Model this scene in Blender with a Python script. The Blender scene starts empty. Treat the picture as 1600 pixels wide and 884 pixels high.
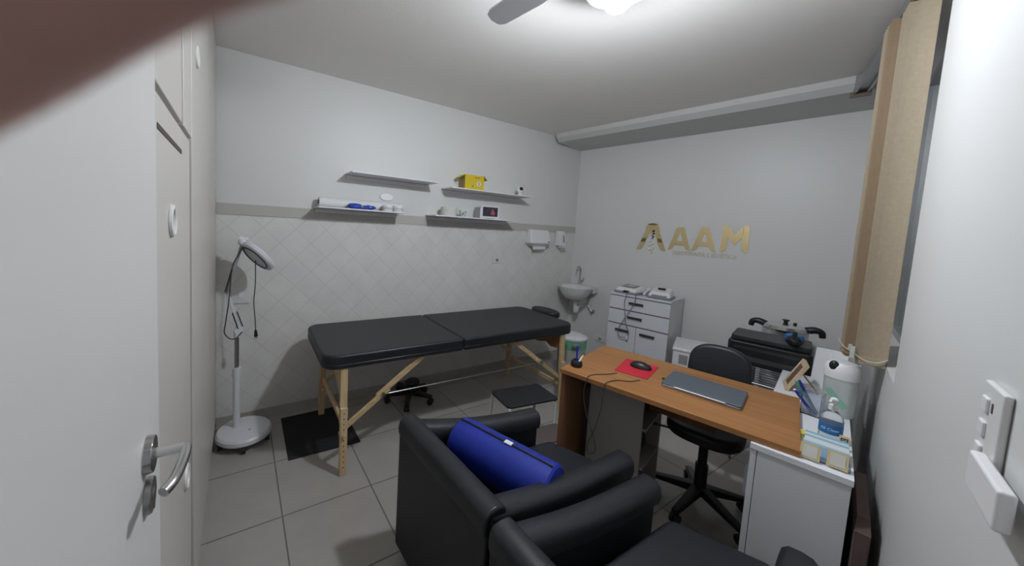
import bpy, bmesh, math, random
from mathutils import Vector, Matrix, Quaternion
R_ = math.radians
PI = math.pi
random.seed(7)
scene = bpy.context.scene
COL = scene.collection

# ------------------------------------------------------------------ camera
YAW, PITCH, ROLL, FPX, EYE = R_(31.9), R_(4.35), R_(3.05), 542.5, 1.475
cam_d = bpy.data.cameras.new('camera'); cam = bpy.data.objects.new('camera', cam_d); COL.objects.link(cam)
cy, sy, cp, sp, cr, sr = math.cos(YAW), math.sin(YAW), math.cos(PITCH), math.sin(PITCH), math.cos(ROLL), math.sin(ROLL)
Bm = Matrix(((1, 0, 0), (0, 0, -1), (0, 1, 0)))
Rz = Matrix(((cy, -sy, 0), (sy, cy, 0), (0, 0, 1))); Rx = Matrix(((1, 0, 0), (0, cp, -sp), (0, sp, cp)))
Rr = Matrix(((cr, -sr, 0), (sr, cr, 0), (0, 0, 1)))
RC = Rr @ Rx @ Bm @ Rz
right, down, fwd = Vector(RC[0]), Vector(RC[1]), Vector(RC[2])
M = Matrix((right, -down, -fwd)).transposed().to_4x4(); M.translation = Vector((0, 0, EYE))
cam.matrix_world = M
cam_d.sensor_fit = 'HORIZONTAL'; cam_d.sensor_width = 36; cam_d.lens = FPX / 1600 * 36
cam_d.shift_x = 90 / 1600; cam_d.shift_y = -45 / 1600
cam_d.clip_start = .004; cam_d.clip_end = 50
cam_d.dof.use_dof = True; cam_d.dof.focus_distance = 2.0; cam_d.dof.aperture_fstop = 6.0
scene.camera = cam

# ------------------------------------------------------------------ light and exposure
scene.view_settings.view_transform = 'Standard'; scene.view_settings.look = 'None'
scene.view_settings.gamma = 1; scene.view_settings.use_curve_mapping = False
scene.view_settings.exposure = 0.0
world = bpy.data.worlds.new('hallway_light'); scene.world = world; world.use_nodes = True
world.node_tree.nodes['Background'].inputs[0].default_value = (.75, .78, .85, 1)
world.node_tree.nodes['Background'].inputs[1].default_value = .25
LAMP = Vector((1.245, .897, 2.395))     # round ceiling lamp
LAMP_GLOW = 600

# ------------------------------------------------------------------ materials
MATS = {}
def mat(name, col, rough=.5, metal=0, spec=.5, noise=0, nscale=30, bump=0, bscale=60, trans=0, ior=1.45, coat=0, emit=None, estr=0, sss=0):
    if name in MATS: return MATS[name]
    m = bpy.data.materials.new(name); m.use_nodes = True; nt = m.node_tree; b = nt.nodes['Principled BSDF']
    b.inputs['Base Color'].default_value = (*col, 1); b.inputs['Roughness'].default_value = rough
    b.inputs['Metallic'].default_value = metal; b.inputs['Specular IOR Level'].default_value = spec
    b.inputs['Transmission Weight'].default_value = trans; b.inputs['IOR'].default_value = ior
    b.inputs['Coat Weight'].default_value = coat; b.inputs['Subsurface Weight'].default_value = sss
    if sss: b.inputs['Subsurface Radius'].default_value = (.01, .004, .002)
    if emit: b.inputs['Emission Color'].default_value = (*emit, 1); b.inputs['Emission Strength'].default_value = estr
    if noise or bump:
        tc = nt.nodes.new('ShaderNodeTexCoord')
    if noise:
        n = nt.nodes.new('ShaderNodeTexNoise'); n.inputs['Scale'].default_value = nscale; n.inputs['Detail'].default_value = 4
        nt.links.new(tc.outputs['Object'], n.inputs['Vector'])
        mx = nt.nodes.new('ShaderNodeMix'); mx.data_type = 'RGBA'
        mx.inputs[6].default_value = (*[c * (1 - noise) for c in col], 1); mx.inputs[7].default_value = (*[min(1, c * (1 + noise)) for c in col], 1)
        nt.links.new(n.outputs['Fac'], mx.inputs[0]); nt.links.new(mx.outputs[2], b.inputs['Base Color'])
    if bump:
        n2 = nt.nodes.new('ShaderNodeTexNoise'); n2.inputs['Scale'].default_value = bscale; n2.inputs['Detail'].default_value = 3
        nt.links.new(tc.outputs['Object'], n2.inputs['Vector'])
        bp = nt.nodes.new('ShaderNodeBump'); bp.inputs['Strength'].default_value = bump; bp.inputs['Distance'].default_value = .002
        nt.links.new(n2.outputs['Fac'], bp.inputs['Height']); nt.links.new(bp.outputs['Normal'], b.inputs['Normal'])
    MATS[name] = m; return m

def wood(name, c1, c2, axis='X', scale=14, rough=.45):
    m = bpy.data.materials.new(name); m.use_nodes = True; nt = m.node_tree; b = nt.nodes['Principled BSDF']
    tc = nt.nodes.new('ShaderNodeTexCoord'); mp = nt.nodes.new('ShaderNodeMapping')
    s = [scale] * 3; s['XYZ'.index(axis)] = scale * .06; mp.inputs['Scale'].default_value = s
    n = nt.nodes.new('ShaderNodeTexNoise'); n.inputs['Scale'].default_value = 2.2; n.inputs['Detail'].default_value = 6; n.inputs['Distortion'].default_value = .8
    cr_ = nt.nodes.new('ShaderNodeValToRGB'); cr_.color_ramp.elements[0].position = .35; cr_.color_ramp.elements[1].position = .68
    cr_.color_ramp.elements[0].color = (*c1, 1); cr_.color_ramp.elements[1].color = (*c2, 1)
    nt.links.new(tc.outputs['Object'], mp.inputs['Vector']); nt.links.new(mp.outputs[0], n.inputs['Vector'])
    nt.links.new(n.outputs['Fac'], cr_.inputs[0]); nt.links.new(cr_.outputs[0], b.inputs['Base Color'])
    b.inputs['Roughness'].default_value = rough; b.inputs['Specular IOR Level'].default_value = .22
    return m

def tiled(name, base, grout, size, mode, origin=(0, 0), rot=0, mortar=.004, rough=.35, zmax=None, upper=None, var=.03):
    """Tile grid on real coordinates. mode 'floor' uses x,y ; 'wall' uses x,z. Above zmax the surface is painted plain."""
    m = bpy.data.materials.new(name); m.use_nodes = True; nt = m.node_tree; b = nt.nodes['Principled BSDF']
    tc = nt.nodes.new('ShaderNodeTexCoord'); sx = nt.nodes.new('ShaderNodeSeparateXYZ'); nt.links.new(tc.outputs['Object'], sx.inputs[0])
    cb = nt.nodes.new('ShaderNodeCombineXYZ'); nt.links.new(sx.outputs['X'], cb.inputs['X'])
    nt.links.new(sx.outputs['Y' if mode == 'floor' else 'Z'], cb.inputs['Y'])
    mp = nt.nodes.new('ShaderNodeMapping'); mp.vector_type = 'POINT'
    mp.inputs['Rotation'].default_value = (0, 0, rot); mp.inputs['Location'].default_value = (-origin[0], -origin[1], 0)
    nt.links.new(cb.outputs[0], mp.inputs['Vector'])
    br = nt.nodes.new('ShaderNodeTexBrick'); br.offset = 0; br.squash = 1
    br.inputs['Scale'].default_value = 1; br.inputs['Brick Width'].default_value = size; br.inputs['Row Height'].default_value = size
    br.inputs['Mortar Size'].default_value = mortar; br.inputs['Mortar Smooth'].default_value = .3
    br.inputs['Color1'].default_value = (*[c * (1 - var) for c in base], 1); br.inputs['Color2'].default_value = (*[c * (1 + var) for c in base], 1)
    br.inputs['Mortar'].default_value = (*grout, 1)
    nt.links.new(mp.outputs[0], br.inputs['Vector'])
    out = br.outputs['Color']
    n = nt.nodes.new('ShaderNodeTexNoise'); n.inputs['Scale'].default_value = 6; n.inputs['Detail'].default_value = 6
    nt.links.new(tc.outputs['Object'], n.inputs['Vector'])
    hs = nt.nodes.new('ShaderNodeMix'); hs.data_type = 'RGBA'; hs.blend_type = 'MULTIPLY'; hs.inputs[0].default_value = 1
    mr = nt.nodes.new('ShaderNodeMapRange'); mr.inputs[1].default_value = .3; mr.inputs[2].default_value = .7; mr.inputs[3].default_value = .95; mr.inputs[4].default_value = 1.05
    nt.links.new(n.outputs['Fac'], mr.inputs[0]); nt.links.new(out, hs.inputs[6]); nt.links.new(mr.outputs[0], hs.inputs[7]); out = hs.outputs[2]
    bp = nt.nodes.new('ShaderNodeBump'); bp.invert = True; bp.inputs['Strength'].default_value = .4; bp.inputs['Distance'].default_value = .002
    if zmax is not None:
        gt = nt.nodes.new('ShaderNodeMath'); gt.operation = 'GREATER_THAN'; gt.inputs[1].default_value = zmax
        nt.links.new(sx.outputs['Z'], gt.inputs[0])
        mx = nt.nodes.new('ShaderNodeMix'); mx.data_type = 'RGBA'; nt.links.new(gt.outputs[0], mx.inputs[0])
        nt.links.new(out, mx.inputs[6]); mx.inputs[7].default_value = (*upper, 1); out = mx.outputs[2]
        r = nt.nodes.new('ShaderNodeMix'); r.data_type = 'FLOAT'; nt.links.new(gt.outputs[0], r.inputs[0]); r.inputs[2].default_value = rough; r.inputs[3].default_value = .5
        nt.links.new(r.outputs[0], b.inputs['Roughness'])
        f = nt.nodes.new('ShaderNodeMath'); f.operation = 'SUBTRACT'; f.use_clamp = True
        nt.links.new(br.outputs['Fac'], f.inputs[0]); nt.links.new(gt.outputs[0], f.inputs[1]); nt.links.new(f.outputs[0], bp.inputs['Height'])
    else:
        b.inputs['Roughness'].default_value = rough; nt.links.new(br.outputs['Fac'], bp.inputs['Height'])
    nt.links.new(bp.outputs[0], b.inputs['Normal']); nt.links.new(out, b.inputs['Base Color'])
    return m

WALL = (.66, .66, .645)
paint = mat('wall_paint', WALL, .42, noise=.015, nscale=3, bump=.15, bscale=25)
ceil_m = mat('ceiling_paint', (.86, .835, .80), .75, noise=.02, nscale=3, bump=.3, bscale=90)
tile_wall = tiled('tiled_wall_paint', (.68, .67, .645), (.585, .57, .545), .152, 'wall', (.02, .03), R_(45), .0025, .3, 1.50, WALL, .012)
floor_m = tiled('floor_tile', (.38, .355, .325), (.15, .14, .13), .45, 'floor', (.19, 1.79), 0, .004, .3, var=.03)
band_m = mat('beige_band', (.47, .455, .42), .45)
skirt_m = mat('skirting_tile', (.42, .40, .37), .4)
white_m = mat('white_paint', (.72, .72, .70), .4, bump=.1, bscale=20)
closet_m = mat('cream_gloss_paint', (.57, .54, .50), .38, noise=.02, nscale=4, bump=.35, bscale=14)
door_m = mat('door_paint', (.66, .65, .63), .4, bump=.3, bscale=10, noise=.015, nscale=5)
dark_gap = mat('dark_gap', (.09, .075, .065), .8)
black_l = mat('black_leather', (.013, .0148, .018), .45, bump=.25, bscale=220, noise=.15, nscale=8)
black_l2 = mat('black_upholstery', (.011, .0125, .016), .5, bump=.35, bscale=160, noise=.15, nscale=8)
black_p = mat('black_plastic', (.012, .012, .013), .4)
blackr = mat('black_rubber', (.011, .012, .014), .85)
white_p = mat('white_plastic', (.74, .74, .75), .35)
offw_p = mat('offwhite_plastic', (.66, .66, .64), .4)
grey_p = mat('grey_plastic', (.25, .27, .30), .45)
chrome = mat('chrome', (.62, .62, .62), .18, 1)
satin = mat('satin_steel', (.45, .45, .44), .32, 1)
steel = mat('steel_pole', (.32, .31, .31), .4, 1)
melamine = mat('white_melamine', (.62, .63, .66), .35, bump=.05)
melgrey = mat('white_melamine_side', (.66, .67, .68), .4)
lightwood = wood('beech_wood', (.50, .36, .19), (.62, .47, .28), 'Z', 16, .5)
lightwood_x = wood('beech_wood_brace', (.50, .36, .19), (.62, .47, .28), 'X', 16, .5)
plywood = wood('brown_plywood', (.24, .12, .055), (.33, .18, .085), 'Y', 14, .5)
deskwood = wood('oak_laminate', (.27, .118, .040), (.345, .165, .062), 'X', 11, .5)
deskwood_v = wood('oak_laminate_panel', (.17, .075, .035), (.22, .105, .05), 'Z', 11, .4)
framewood = wood('pale_frame_wood', (.50, .38, .24), (.62, .48, .32), 'Z', 20, .6)
ceramic = mat('white_ceramic', (.66, .66, .64), .15, coat=.3)
blue_fab = mat('blue_upholstery', (.005, .020, .25), .6, bump=.3, bscale=300, noise=.12, nscale=10)
red_m = mat('red_mouse_pad', (.46, .014, .03), .7)
gold = mat('gold_mirror', (.80, .66, .38), .2, .9)
gold_s = mat('gold_tagline', (.62, .56, .42), .35, .6)
yellow = mat('yellow_cardboard', (.62, .47, .02), .6)
clear = mat('clear_plastic', (.86, .90, .92), .12, trans=.85, ior=1.3)
frost = mat('frosted_plastic', (.78, .82, .80), .4, trans=.55, ior=1.3)
bluew = mat('blue_print', (.02, .16, .42), .5)
lightblue = mat('light_blue_card', (.28, .50, .62), .5)
navy = mat('blue_pen_ink', (.02, .03, .30), .35)
green_m = mat('green_print', (.08, .36, .22), .5)
paper = mat('white_paper', (.72, .73, .74), .7)
cream_card = mat('cream_card', (.62, .50, .26), .6)
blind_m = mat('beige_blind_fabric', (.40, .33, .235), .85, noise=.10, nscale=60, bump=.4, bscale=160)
blind_s = mat('beige_blind_shaded', (.30, .215, .135), .85, noise=.10, nscale=60, bump=.4, bscale=160)  # darker copy of the fabric, shade between slat groups put into its colour
alu = mat('aluminium', (.42, .43, .43), .4, .9)
laptop_m = mat('grey_laptop_lid', (.11, .135, .17), .42, .5)
cable_m = mat('dark_cable', (.05, .045, .042), .5)
cable_g = mat('grey_cable', (.16, .16, .17), .5)
skin_m = mat('brown_skin', (.60, .36, .31), .5, noise=.12, nscale=120, bump=.3, bscale=500, sss=.15)
nail_m = mat('finger_nail', (.50, .28, .22), .3)
glass_m = mat('window_glass', (.7, .75, .75), .05, trans=.9)
shutter_m = mat('grey_shutter', (.30, .30, .31), .5)
lamp_m = mat('lit_lamp_globe', (1, 1, 1), .4, emit=(.88, .93, 1), estr=LAMP_GLOW)
wire_m = mat('wire_rack', (.35, .35, .36), .35, .9)

# ------------------------------------------------------------------ mesh helpers
class MB:
    def __init__(s): s.b = bmesh.new()
    def _x(s, vs, m):
        if m is not None: bmesh.ops.transform(s.b, matrix=m, verts=vs)
    def box(s, c, d, rz=0, m=None):
        g = bmesh.ops.create_cube(s.b, size=1)['verts']
        bmesh.ops.transform(s.b, matrix=Matrix.Translation(c) @ Matrix.Rotation(rz, 4, 'Z') @ Matrix.Diagonal((*d, 1)), verts=g)
        s._x(g, m); return s
    def lim(s, x0, x1, y0, y1, z0, z1):
        return s.box(((x0 + x1) / 2, (y0 + y1) / 2, (z0 + z1) / 2), (abs(x1 - x0), abs(y1 - y0), abs(z1 - z0)))
    def cyl(s, a, b, r0, r1=None, seg=20):
        a, b = Vector(a), Vector(b); d = b - a; r1 = r0 if r1 is None else r1
        g = bmesh.ops.create_cone(s.b, cap_ends=True, segments=seg, radius1=r0, radius2=r1, depth=d.length)['verts']
        q = Vector((0, 0, 1)).rotation_difference(d.normalized()).to_matrix().to_4x4()
        bmesh.ops.transform(s.b, matrix=Matrix.Translation((a + b) / 2) @ q, verts=g); return s
    def sph(s, c, r, sc=(1, 1, 1), seg=20, rings=12):
        g = bmesh.ops.create_uvsphere(s.b, u_segments=seg, v_segments=rings, radius=r)['verts']
        bmesh.ops.transform(s.b, matrix=Matrix.Translation(c) @ Matrix.Diagonal((*sc, 1)), verts=g); return s
    def lathe(s, prof, c=(0, 0, 0), seg=32, sx=1, sy=1, m=None):
        rings = []; allv = []
        for r, z in prof:
            if r < 1e-6: v = [s.b.verts.new((c[0], c[1], c[2] + z))]
            else: v = [s.b.verts.new((c[0] + sx * r * math.cos(2 * PI * k / seg), c[1] + sy * r * math.sin(2 * PI * k / seg), c[2] + z)) for k in range(seg)]
            rings.append(v); allv += v
        for A, B in zip(rings, rings[1:]):
            for k in range(seg):
                k2 = (k + 1) % seg
                if len(A) == 1 and len(B) == 1: continue
                if len(A) == 1: s.b.faces.new((A[0], B[k], B[k2]))
                elif len(B) == 1: s.b.faces.new((A[k], A[k2], B[0]))
                else: s.b.faces.new((A[k], A[k2], B[k2], B[k]))
        if len(rings[0]) > 1: s.b.faces.new(rings[0][::-1])
        if len(rings[-1]) > 1: s.b.faces.new(rings[-1])
        s._x(allv, m); return s
    def prism(s, poly, z0, z1, m=None):
        A = [s.b.verts.new((x, y, z0)) for x, y in poly]; B = [s.b.verts.new((x, y, z1)) for x, y in poly]
        n = len(poly)
        s.b.faces.new(A[::-1]); s.b.faces.new(B)
        for k in range(n): s.b.faces.new((A[k], A[(k + 1) % n], B[(k + 1) % n], B[k]))
        s._x(A + B, m); return s
    def hexa(s, bot, top):
        A = [s.b.verts.new(p) for p in bot]; B = [s.b.verts.new(p) for p in top]
        s.b.faces.new(A[::-1]); s.b.faces.new(B)
        for k in range(4): s.b.faces.new((A[k], A[(k + 1) % 4], B[(k + 1) % 4], B[k]))
        return s
    def bar(s, a, b, w, h, upv=(0, 0, 1)):
        a, b, u = Vector(a), Vector(b), Vector(upv); d = (b - a).normalized(); sd = d.cross(u).normalized(); u = sd.cross(d).normalized()
        c = [(-w / 2, -h / 2), (w / 2, -h / 2), (w / 2, h / 2), (-w / 2, h / 2)]
        return s.hexa([a + sd * x + u * y for x, y in c], [b + sd * x + u * y for x, y in c])
    def tube(s, pts, r, seg=8, smooth=True, taper=None):
        P = [Vector(p) for p in pts]
        if smooth and len(P) > 2: P = catmull(P, 6)
        n = len(P); prev = None; up = Vector((0, 0, 1))
        for i, p in enumerate(P):
            d = (P[min(i + 1, n - 1)] - P[max(i - 1, 0)]).normalized()
            if i == 0:
                u = d.orthogonal().normalized()
            else:
                u = (u - d * u.dot(d)).normalized()
            v = d.cross(u); rr = r if taper is None else r * (taper[0] + (taper[1] - taper[0]) * i / (n - 1))
            ring = [s.b.verts.new(p + (u * math.cos(2 * PI * k / seg) + v * math.sin(2 * PI * k / seg)) * rr) for k in range(seg)]
            if prev:
                for k in range(seg): s.b.faces.new((prev[k], prev[(k + 1) % seg], ring[(k + 1) % seg], ring[k]))
            else: s.b.faces.new(ring[::-1])
            prev = ring
        s.b.faces.new(prev); return s
    def torus(s, c, R, r, ax='Z', seg=32, m=None):
        pts = []
        vs = []
        rings = []
        for i in range(seg):
            a = 2 * PI * i / seg
            ring = []
            for k in range(8):
                t = 2 * PI * k / 8
                x, y, z = (R + r * math.cos(t)) * math.cos(a), (R + r * math.cos(t)) * math.sin(a), r * math.sin(t)
                if ax == 'X': x, y, z = z, x, y
                if ax == 'Y': x, y, z = x, z, y
                ring.append(s.b.verts.new((c[0] + x, c[1] + y, c[2] + z)))
            rings.append(ring); vs += ring
        for i in range(seg):
            A, B = rings[i], rings[(i + 1) % seg]
            for k in range(8): s.b.faces.new((A[k], B[k], B[(k + 1) % 8], A[(k + 1) % 8]))
        s._x(vs, m); return s

def catmull(P, n):
    out = []
    for i in range(len(P) - 1):
        p0, p1, p2, p3 = P[max(i - 1, 0)], P[i], P[i + 1], P[min(i + 2, len(P) - 1)]
        for k in range(n):
            t = k / n
            out.append(.5 * ((2 * p1) + (p2 - p0) * t + (2 * p0 - 5 * p1 + 4 * p2 - p3) * t * t + (3 * p1 - p0 - 3 * p2 + p3) * t ** 3))
    return out + [P[-1]]

def wmat(o):
    return (wmat(o.parent) @ o.matrix_parent_inverse if o.parent else Matrix()) @ o.matrix_basis

def obj(name, mb, m, parent=None, bevel=0, seg=3, world=False, label=None, sub=0, flat=False):
    b = mb.b
    bmesh.ops.recalc_face_normals(b, faces=b.faces[:])
    for e in b.edges:
        e.smooth = len(e.link_faces) == 2 and e.calc_face_angle(0) < R_(38)
    for f in b.faces: f.smooth = not flat
    me = bpy.data.meshes.new(name); b.to_mesh(me); b.free()
    o = bpy.data.objects.new(name, me); COL.objects.link(o); me.materials.append(m)
    if parent is not None:
        o.parent = parent
        if world: o.matrix_parent_inverse = wmat(parent).inverted()
    if bevel:
        md = o.modifiers.new('bevel', 'BEVEL'); md.width = bevel; md.segments = seg; md.limit_method = 'ANGLE'; md.angle_limit = R_(38); md.harden_normals = True
    if sub:
        md = o.modifiers.new('sub', 'SUBSURF'); md.levels = sub; md.render_levels = sub
    if label: o['label'] = label
    return o

def thing(name, label, cat, loc=(0, 0, 0), rz=0, group=None):
    o = bpy.data.objects.new(name, None); COL.objects.link(o); o.location = loc; o.rotation_euler = (0, 0, rz); o.empty_display_size = .1
    o['label'] = label; o['category'] = cat
    if group: o['group'] = group
    return o
def tag(o, label, cat, group=None):
    o['label'] = label; o['category'] = cat
    if group: o['group'] = group
    return o
def struct(name, mb, m, bevel=0, parent=None):
    o = obj(name, mb, m, parent, bevel)
    o['kind'] = 'structure'; return o

# ------------------------------------------------------------------ room shell
WY = 2.815                       # tiled wall
CEIL = 2.56
A9 = R_(9); CORN = Vector((3.45, WY, 0)); BT = Vector((math.sin(A9), -math.cos(A9), 0)); BN = Vector((math.cos(A9), math.sin(A9), 0))
def bk(t, o, z): return CORN + BT * t - BN * o + Vector((0, 0, z))          # along back wall from corner, offset into the room
A10 = R_(10.5); RP = Vector((1.70, .13, 0)); RT = Vector((math.cos(A10), math.sin(A10), 0)); RN = Vector((-math.sin(A10), math.cos(A10), 0))
def rw(t, o, z): return RP + RT * t + RN * o + Vector((0, 0, z))            # right wall frame
def slab(fr, t0, t1, o0, o1, z0, z1, mb=None):
    mb = mb or MB()
    return mb.hexa([fr(t0, o0, z0), fr(t1, o0, z0), fr(t1, o1, z0), fr(t0, o1, z0)], [fr(t0, o0, z1), fr(t1, o0, z1), fr(t1, o1, z1), fr(t0, o1, z1)])

struct('floor', MB().lim(-.9, 4.2, -1.5, 3.0, -.1, 0), floor_m)
struct('ceiling', MB().lim(-.9, 4.2, -.6, 3.0, CEIL, CEIL + .1), ceil_m)
struct('wall_left', MB().lim(-.9, 3.45, WY, WY + .15, 0, CEIL), tile_wall)
struct('wall_back', slab(bk, -.15, 2.75, 0, -.15, 0, CEIL), paint)
# right wall with a window opening and the doorway the picture is taken from
W0, W1, WZ0, WZ1 = .30, 1.62, 1.0, 2.44
wr = MB()
slab(rw, -1.14, W0, 0, -.16, 0, CEIL, wr); slab(rw, W1, 2.35, 0, -.16, 0, CEIL, wr)
slab(rw, W0, W1, 0, -.16, 0, WZ0, wr); slab(rw, W0, W1, 0, -.16, WZ1, CEIL, wr)
slab(rw, -2.0, -1.14, 0, -.16, 2.12, CEIL, wr); slab(rw, -2.65, -2.0, 0, -.16, 0, CEIL, wr)
struct('wall_right', wr, paint)
struct('wall_front', MB().lim(-.9, -.8, -.6, WY, 0, CEIL), paint)
struct('trim_1', MB().lim(-.13, 3.452, WY - .006, WY + .002, 1.485, 1.56), band_m)
struct('baseboard_left', MB().lim(-.13, 3.45, WY - .012, WY + .002, 0, .07), skirt_m)
struct('baseboard_back', slab(bk, .012, 2.3, .012, -.002, 0, .07), skirt_m)
# ceiling beam above the logo: pale front face, chamfered lower edge
bm_ = MB(); prof = [(-.01, CEIL + .01), (.50, CEIL + .01), (.50, 2.515), (.455, 2.475), (-.01, 2.462)]
p0 = [bm_.b.verts.new(bk(-.02, o, z)) for o, z in prof]; p1 = [bm_.b.verts.new(bk(2.35, o, z)) for o, z in prof]
bm_.b.faces.new(p0); bm_.b.faces.new(p1[::-1])
for k in range(5): bm_.b.faces.new((p0[k], p1[k], p1[(k + 1) % 5], p0[(k + 1) % 5]))
struct('trim_2', bm_, mat('beam_paint', (.56, .555, .54), .6))

# window in the right wall
wf = MB()
for a, b in (((W0, W0 + .04), (WZ0, WZ1)), ((W1 - .04, W1), (WZ0, WZ1)), ((W0, W1), (WZ0, WZ0 + .04)), ((W0, W1), (WZ1 - .04, WZ1)), (((W0 + W1) / 2 - .02, (W0 + W1) / 2 + .02), (WZ0, WZ1))):
    slab(rw, a[0], a[1], -.08, -.12, b[0], b[1], wf)
win = struct('window_1', wf, alu)
g = obj('glass', slab(rw, W0 + .03, W1 - .03, -.098, -.102, WZ0 + .03, WZ1 - .03), glass_m, win); g['kind'] = 'structure'
sh = MB()
for k in range(26):
    z = WZ0 + .01 + k * (WZ1 - WZ0) / 26.5
    slab(rw, W0 + .005, W1 - .005, -.13, -.15, z, z + .055, sh)
s_ = obj('shutter', sh, shutter_m, win); s_['kind'] = 'structure'
# door frame of the doorway
df = MB(); slab(rw, -1.17, -1.12, .012, -.17, 0, 2.16, df); slab(rw, -2.02, -1.97, .012, -.17, 0, 2.16, df); slab(rw, -2.02, -1.12, .012, -.17, 2.10, 2.16, df)
struct('trim_3', df, white_m, .003)

# ------------------------------------------------------------------ open door at the left
dr = MB().lim(-.147, -.112, -.10, .725, .012, 2.10)
door = struct('door_1', dr, door_m, .003)
def dpart(n, mb, m, b=0, par=door):
    o = obj(n, mb, m, par, b); o['kind'] = 'structure'; return o
hy, hz = .625, 1.128
h = dpart('handle_rose', MB().cyl((-.112, hy, hz), (-.102, hy, hz), .027, .025, 32), chrome, .001)
lv = MB(); lv.tube([(-.104, hy, hz), (-.080, hy, hz), (-.068, hy, hz)], .0075, 12, False)
lv.tube([(-.074, hy + .004, hz), (-.066, hy - .003, hz), (-.066, hy - .03, hz - .001), (-.071, hy - .07, hz - .003), (-.080, hy - .088, hz - .006)], .0068, 12)
dpart('handle', lv, chrome)
dpart('lock_rose', MB().cyl((-.112, hy, hz - .062), (-.104, hy, hz - .062), .026, .024, 32), satin, .001)
dpart('keyhole', MB().cyl((-.105, hy, hz - .062), (-.1025, hy, hz - .062), .009, .009, 20).lim(-.105, -.1025, hy - .003, hy + .003, hz - .082, hz - .062), steel)
dpart('edge_strip', MB().lim(-.136, -.114, .724, .734, 1.63, 2.05), white_m, .003)

# ------------------------------------------------------------------ built-in closet
cl = thing('built_in_closet', 'cream painted floor-to-ceiling closet behind the open door, with round recessed pulls', 'closet', (-.45, 1.8, 0))
obj('body', MB().lim(-.78, -.155, .78, 2.80, 0, CEIL - .002), closet_m, cl, world=True)
def ring_pull(y, z, par):
    p = obj('pull', MB().torus((-.128, y, z), .031, .006, 'X', 32), white_m, par, world=True, label='white round ring pull')
    return p
def cdoor(y0, y1, z0, z1):
    return obj('door', MB().lim(-.155, -.13, y0, y1, z0, z1), closet_m, cl, .004, world=True)
d1 = cdoor(.785, 1.345, .09, 1.695); ring_pull(.996, 1.457, d1); ring_pull(1.214, .706, d1)
obj('vent_slot', MB().lim(-.131, -.1285, .85, 1.165, 1.628, 1.640), dark_gap, d1, .001, world=True)
cdoor(.785, 1.19, 1.712, 2.54)
d2 = cdoor(1.42, 2.10, .09, 2.54); d3 = cdoor(2.11, 2.77, .09, 2.54); ring_pull(1.56, 2.02, d2)
cdoor(1.225, 1.405, 1.712, 2.54)
obj('gap_strip', MB().lim(-.1555, -.146, 1.372, 1.392, .02, 1.66).lim(-.1555, -.146, 1.20, 1.215, 1.70, 2.55), dark_gap, cl, world=True)
obj('frame_stile', MB().lim(-.155, -.138, 2.775, 2.80, 0, CEIL - .002), closet_m, cl, world=True)
obj('plinth', MB().lim(-.155, -.14, .785, 2.78, 0, .08), closet_m, cl, .002, world=True)

# ------------------------------------------------------------------ ceiling fan with lamp
fan = thing('ceiling_fan', 'white ceiling fan with one pale blade reaching into the top of the view', 'ceiling fan', (1.02, .79, CEIL))
obj('canopy', MB().lathe([(.065, 0), (.065, -.02), (.03, -.055), (.012, -.06)]), white_p, fan)
obj('downrod', MB().cyl((0, 0, -.05), (0, 0, -.17), .012), white_p, fan)
obj('motor', MB().lathe([(.02, -.11), (.09, -.115), (.105, -.135), (.10, -.17), (.05, -.185), (.0, -.195)]), white_p, fan)
for k in range(3):
    a = R_(97 + 120 * k)
    mrot = Matrix.Rotation(a, 4, 'Z') @ Matrix.Rotation(R_(10), 4, 'X')
    poly = [(.15, -.045), (.30, -.06), (.50, -.055), (.53, -.04), (.54, 0), (.53, .035), (.50, .05), (.30, .055), (.15, .04)]
    bl = obj('blade', MB().prism(poly, -.004, .004, Matrix.Translation((0, 0, -.150)) @ mrot), mat('fan_blade', (.82, .82, .86), .5), fan, .002)
    obj('blade_arm', MB().box((.13, 0, -.012), (.10, .03, .006), 0, Matrix.Translation((0, 0, -.145)) @ mrot), white_p, bl)
cl_ = thing('ceiling_lamp', 'glowing white globe lamp on the ceiling beside the fan blade', 'ceiling lamp', (LAMP.x, LAMP.y, CEIL))
obj('base', MB().lathe([(.05, 0), (.05, -.014), (.02, -.024), (.018, -.07), (.026, -.085), (.026, -.125)]), white_p, cl_)
obj('light_blocking_dish', MB().lathe([(.026, -.104), (.06, -.110), (.118, -.136), (.120, -.132), (.06, -.102), (.026, -.096)], seg=40), white_p, cl_)  # added dish out of view, keeps direct lamp light off the near ceiling
obj('lamp_globe', MB().lathe([(.0, -.215), (.03, -.208), (.048, -.19), (.054, -.165), (.045, -.135), (.022, -.115)]), lamp_m, cl_, label='glowing white lamp globe')

# ------------------------------------------------------------------ wall shelves and what lies on them
def shelf(x0, x1, z, label):
    t = thing('wall_shelf', label, 'shelf', ((x0 + x1) / 2, WY, z), 0, 'white floating shelves over the tiled wall')
    L = x1 - x0
    obj('board', MB().lim(-L / 2, L / 2, -.20, -.002, -.010, 0), white_p, t, .0015)
    obj('back_flange', MB().lim(-L / 2 + .01, L / 2 - .01, -.012, -.002, -.04, -.012), white_p, t, .001)
    return t
shelf(.705, 1.440, 1.854, 'empty white wall shelf, the upper left of the four')
shelf(1.57, 2.53, 1.830, 'white wall shelf holding the yellow box, upper right of the four')
shelf(.478, 1.145, 1.577, 'white wall shelf carrying the white roll and blue packet, lower left')
shelf(1.42, 2.35, 1.577, 'white wall shelf carrying the picture frame, lower right of the four')
Z1, Z2 = 1.577, 1.830
t = thing('paper_roll', 'long white roll of bed paper lying on the lower left shelf', 'roll', (.85, 2.755, Z1))
obj('roll', MB().cyl((-.35, 0, .038), (.31, 0, .038), .037, .037, 28), paper, t, .003)
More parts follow.
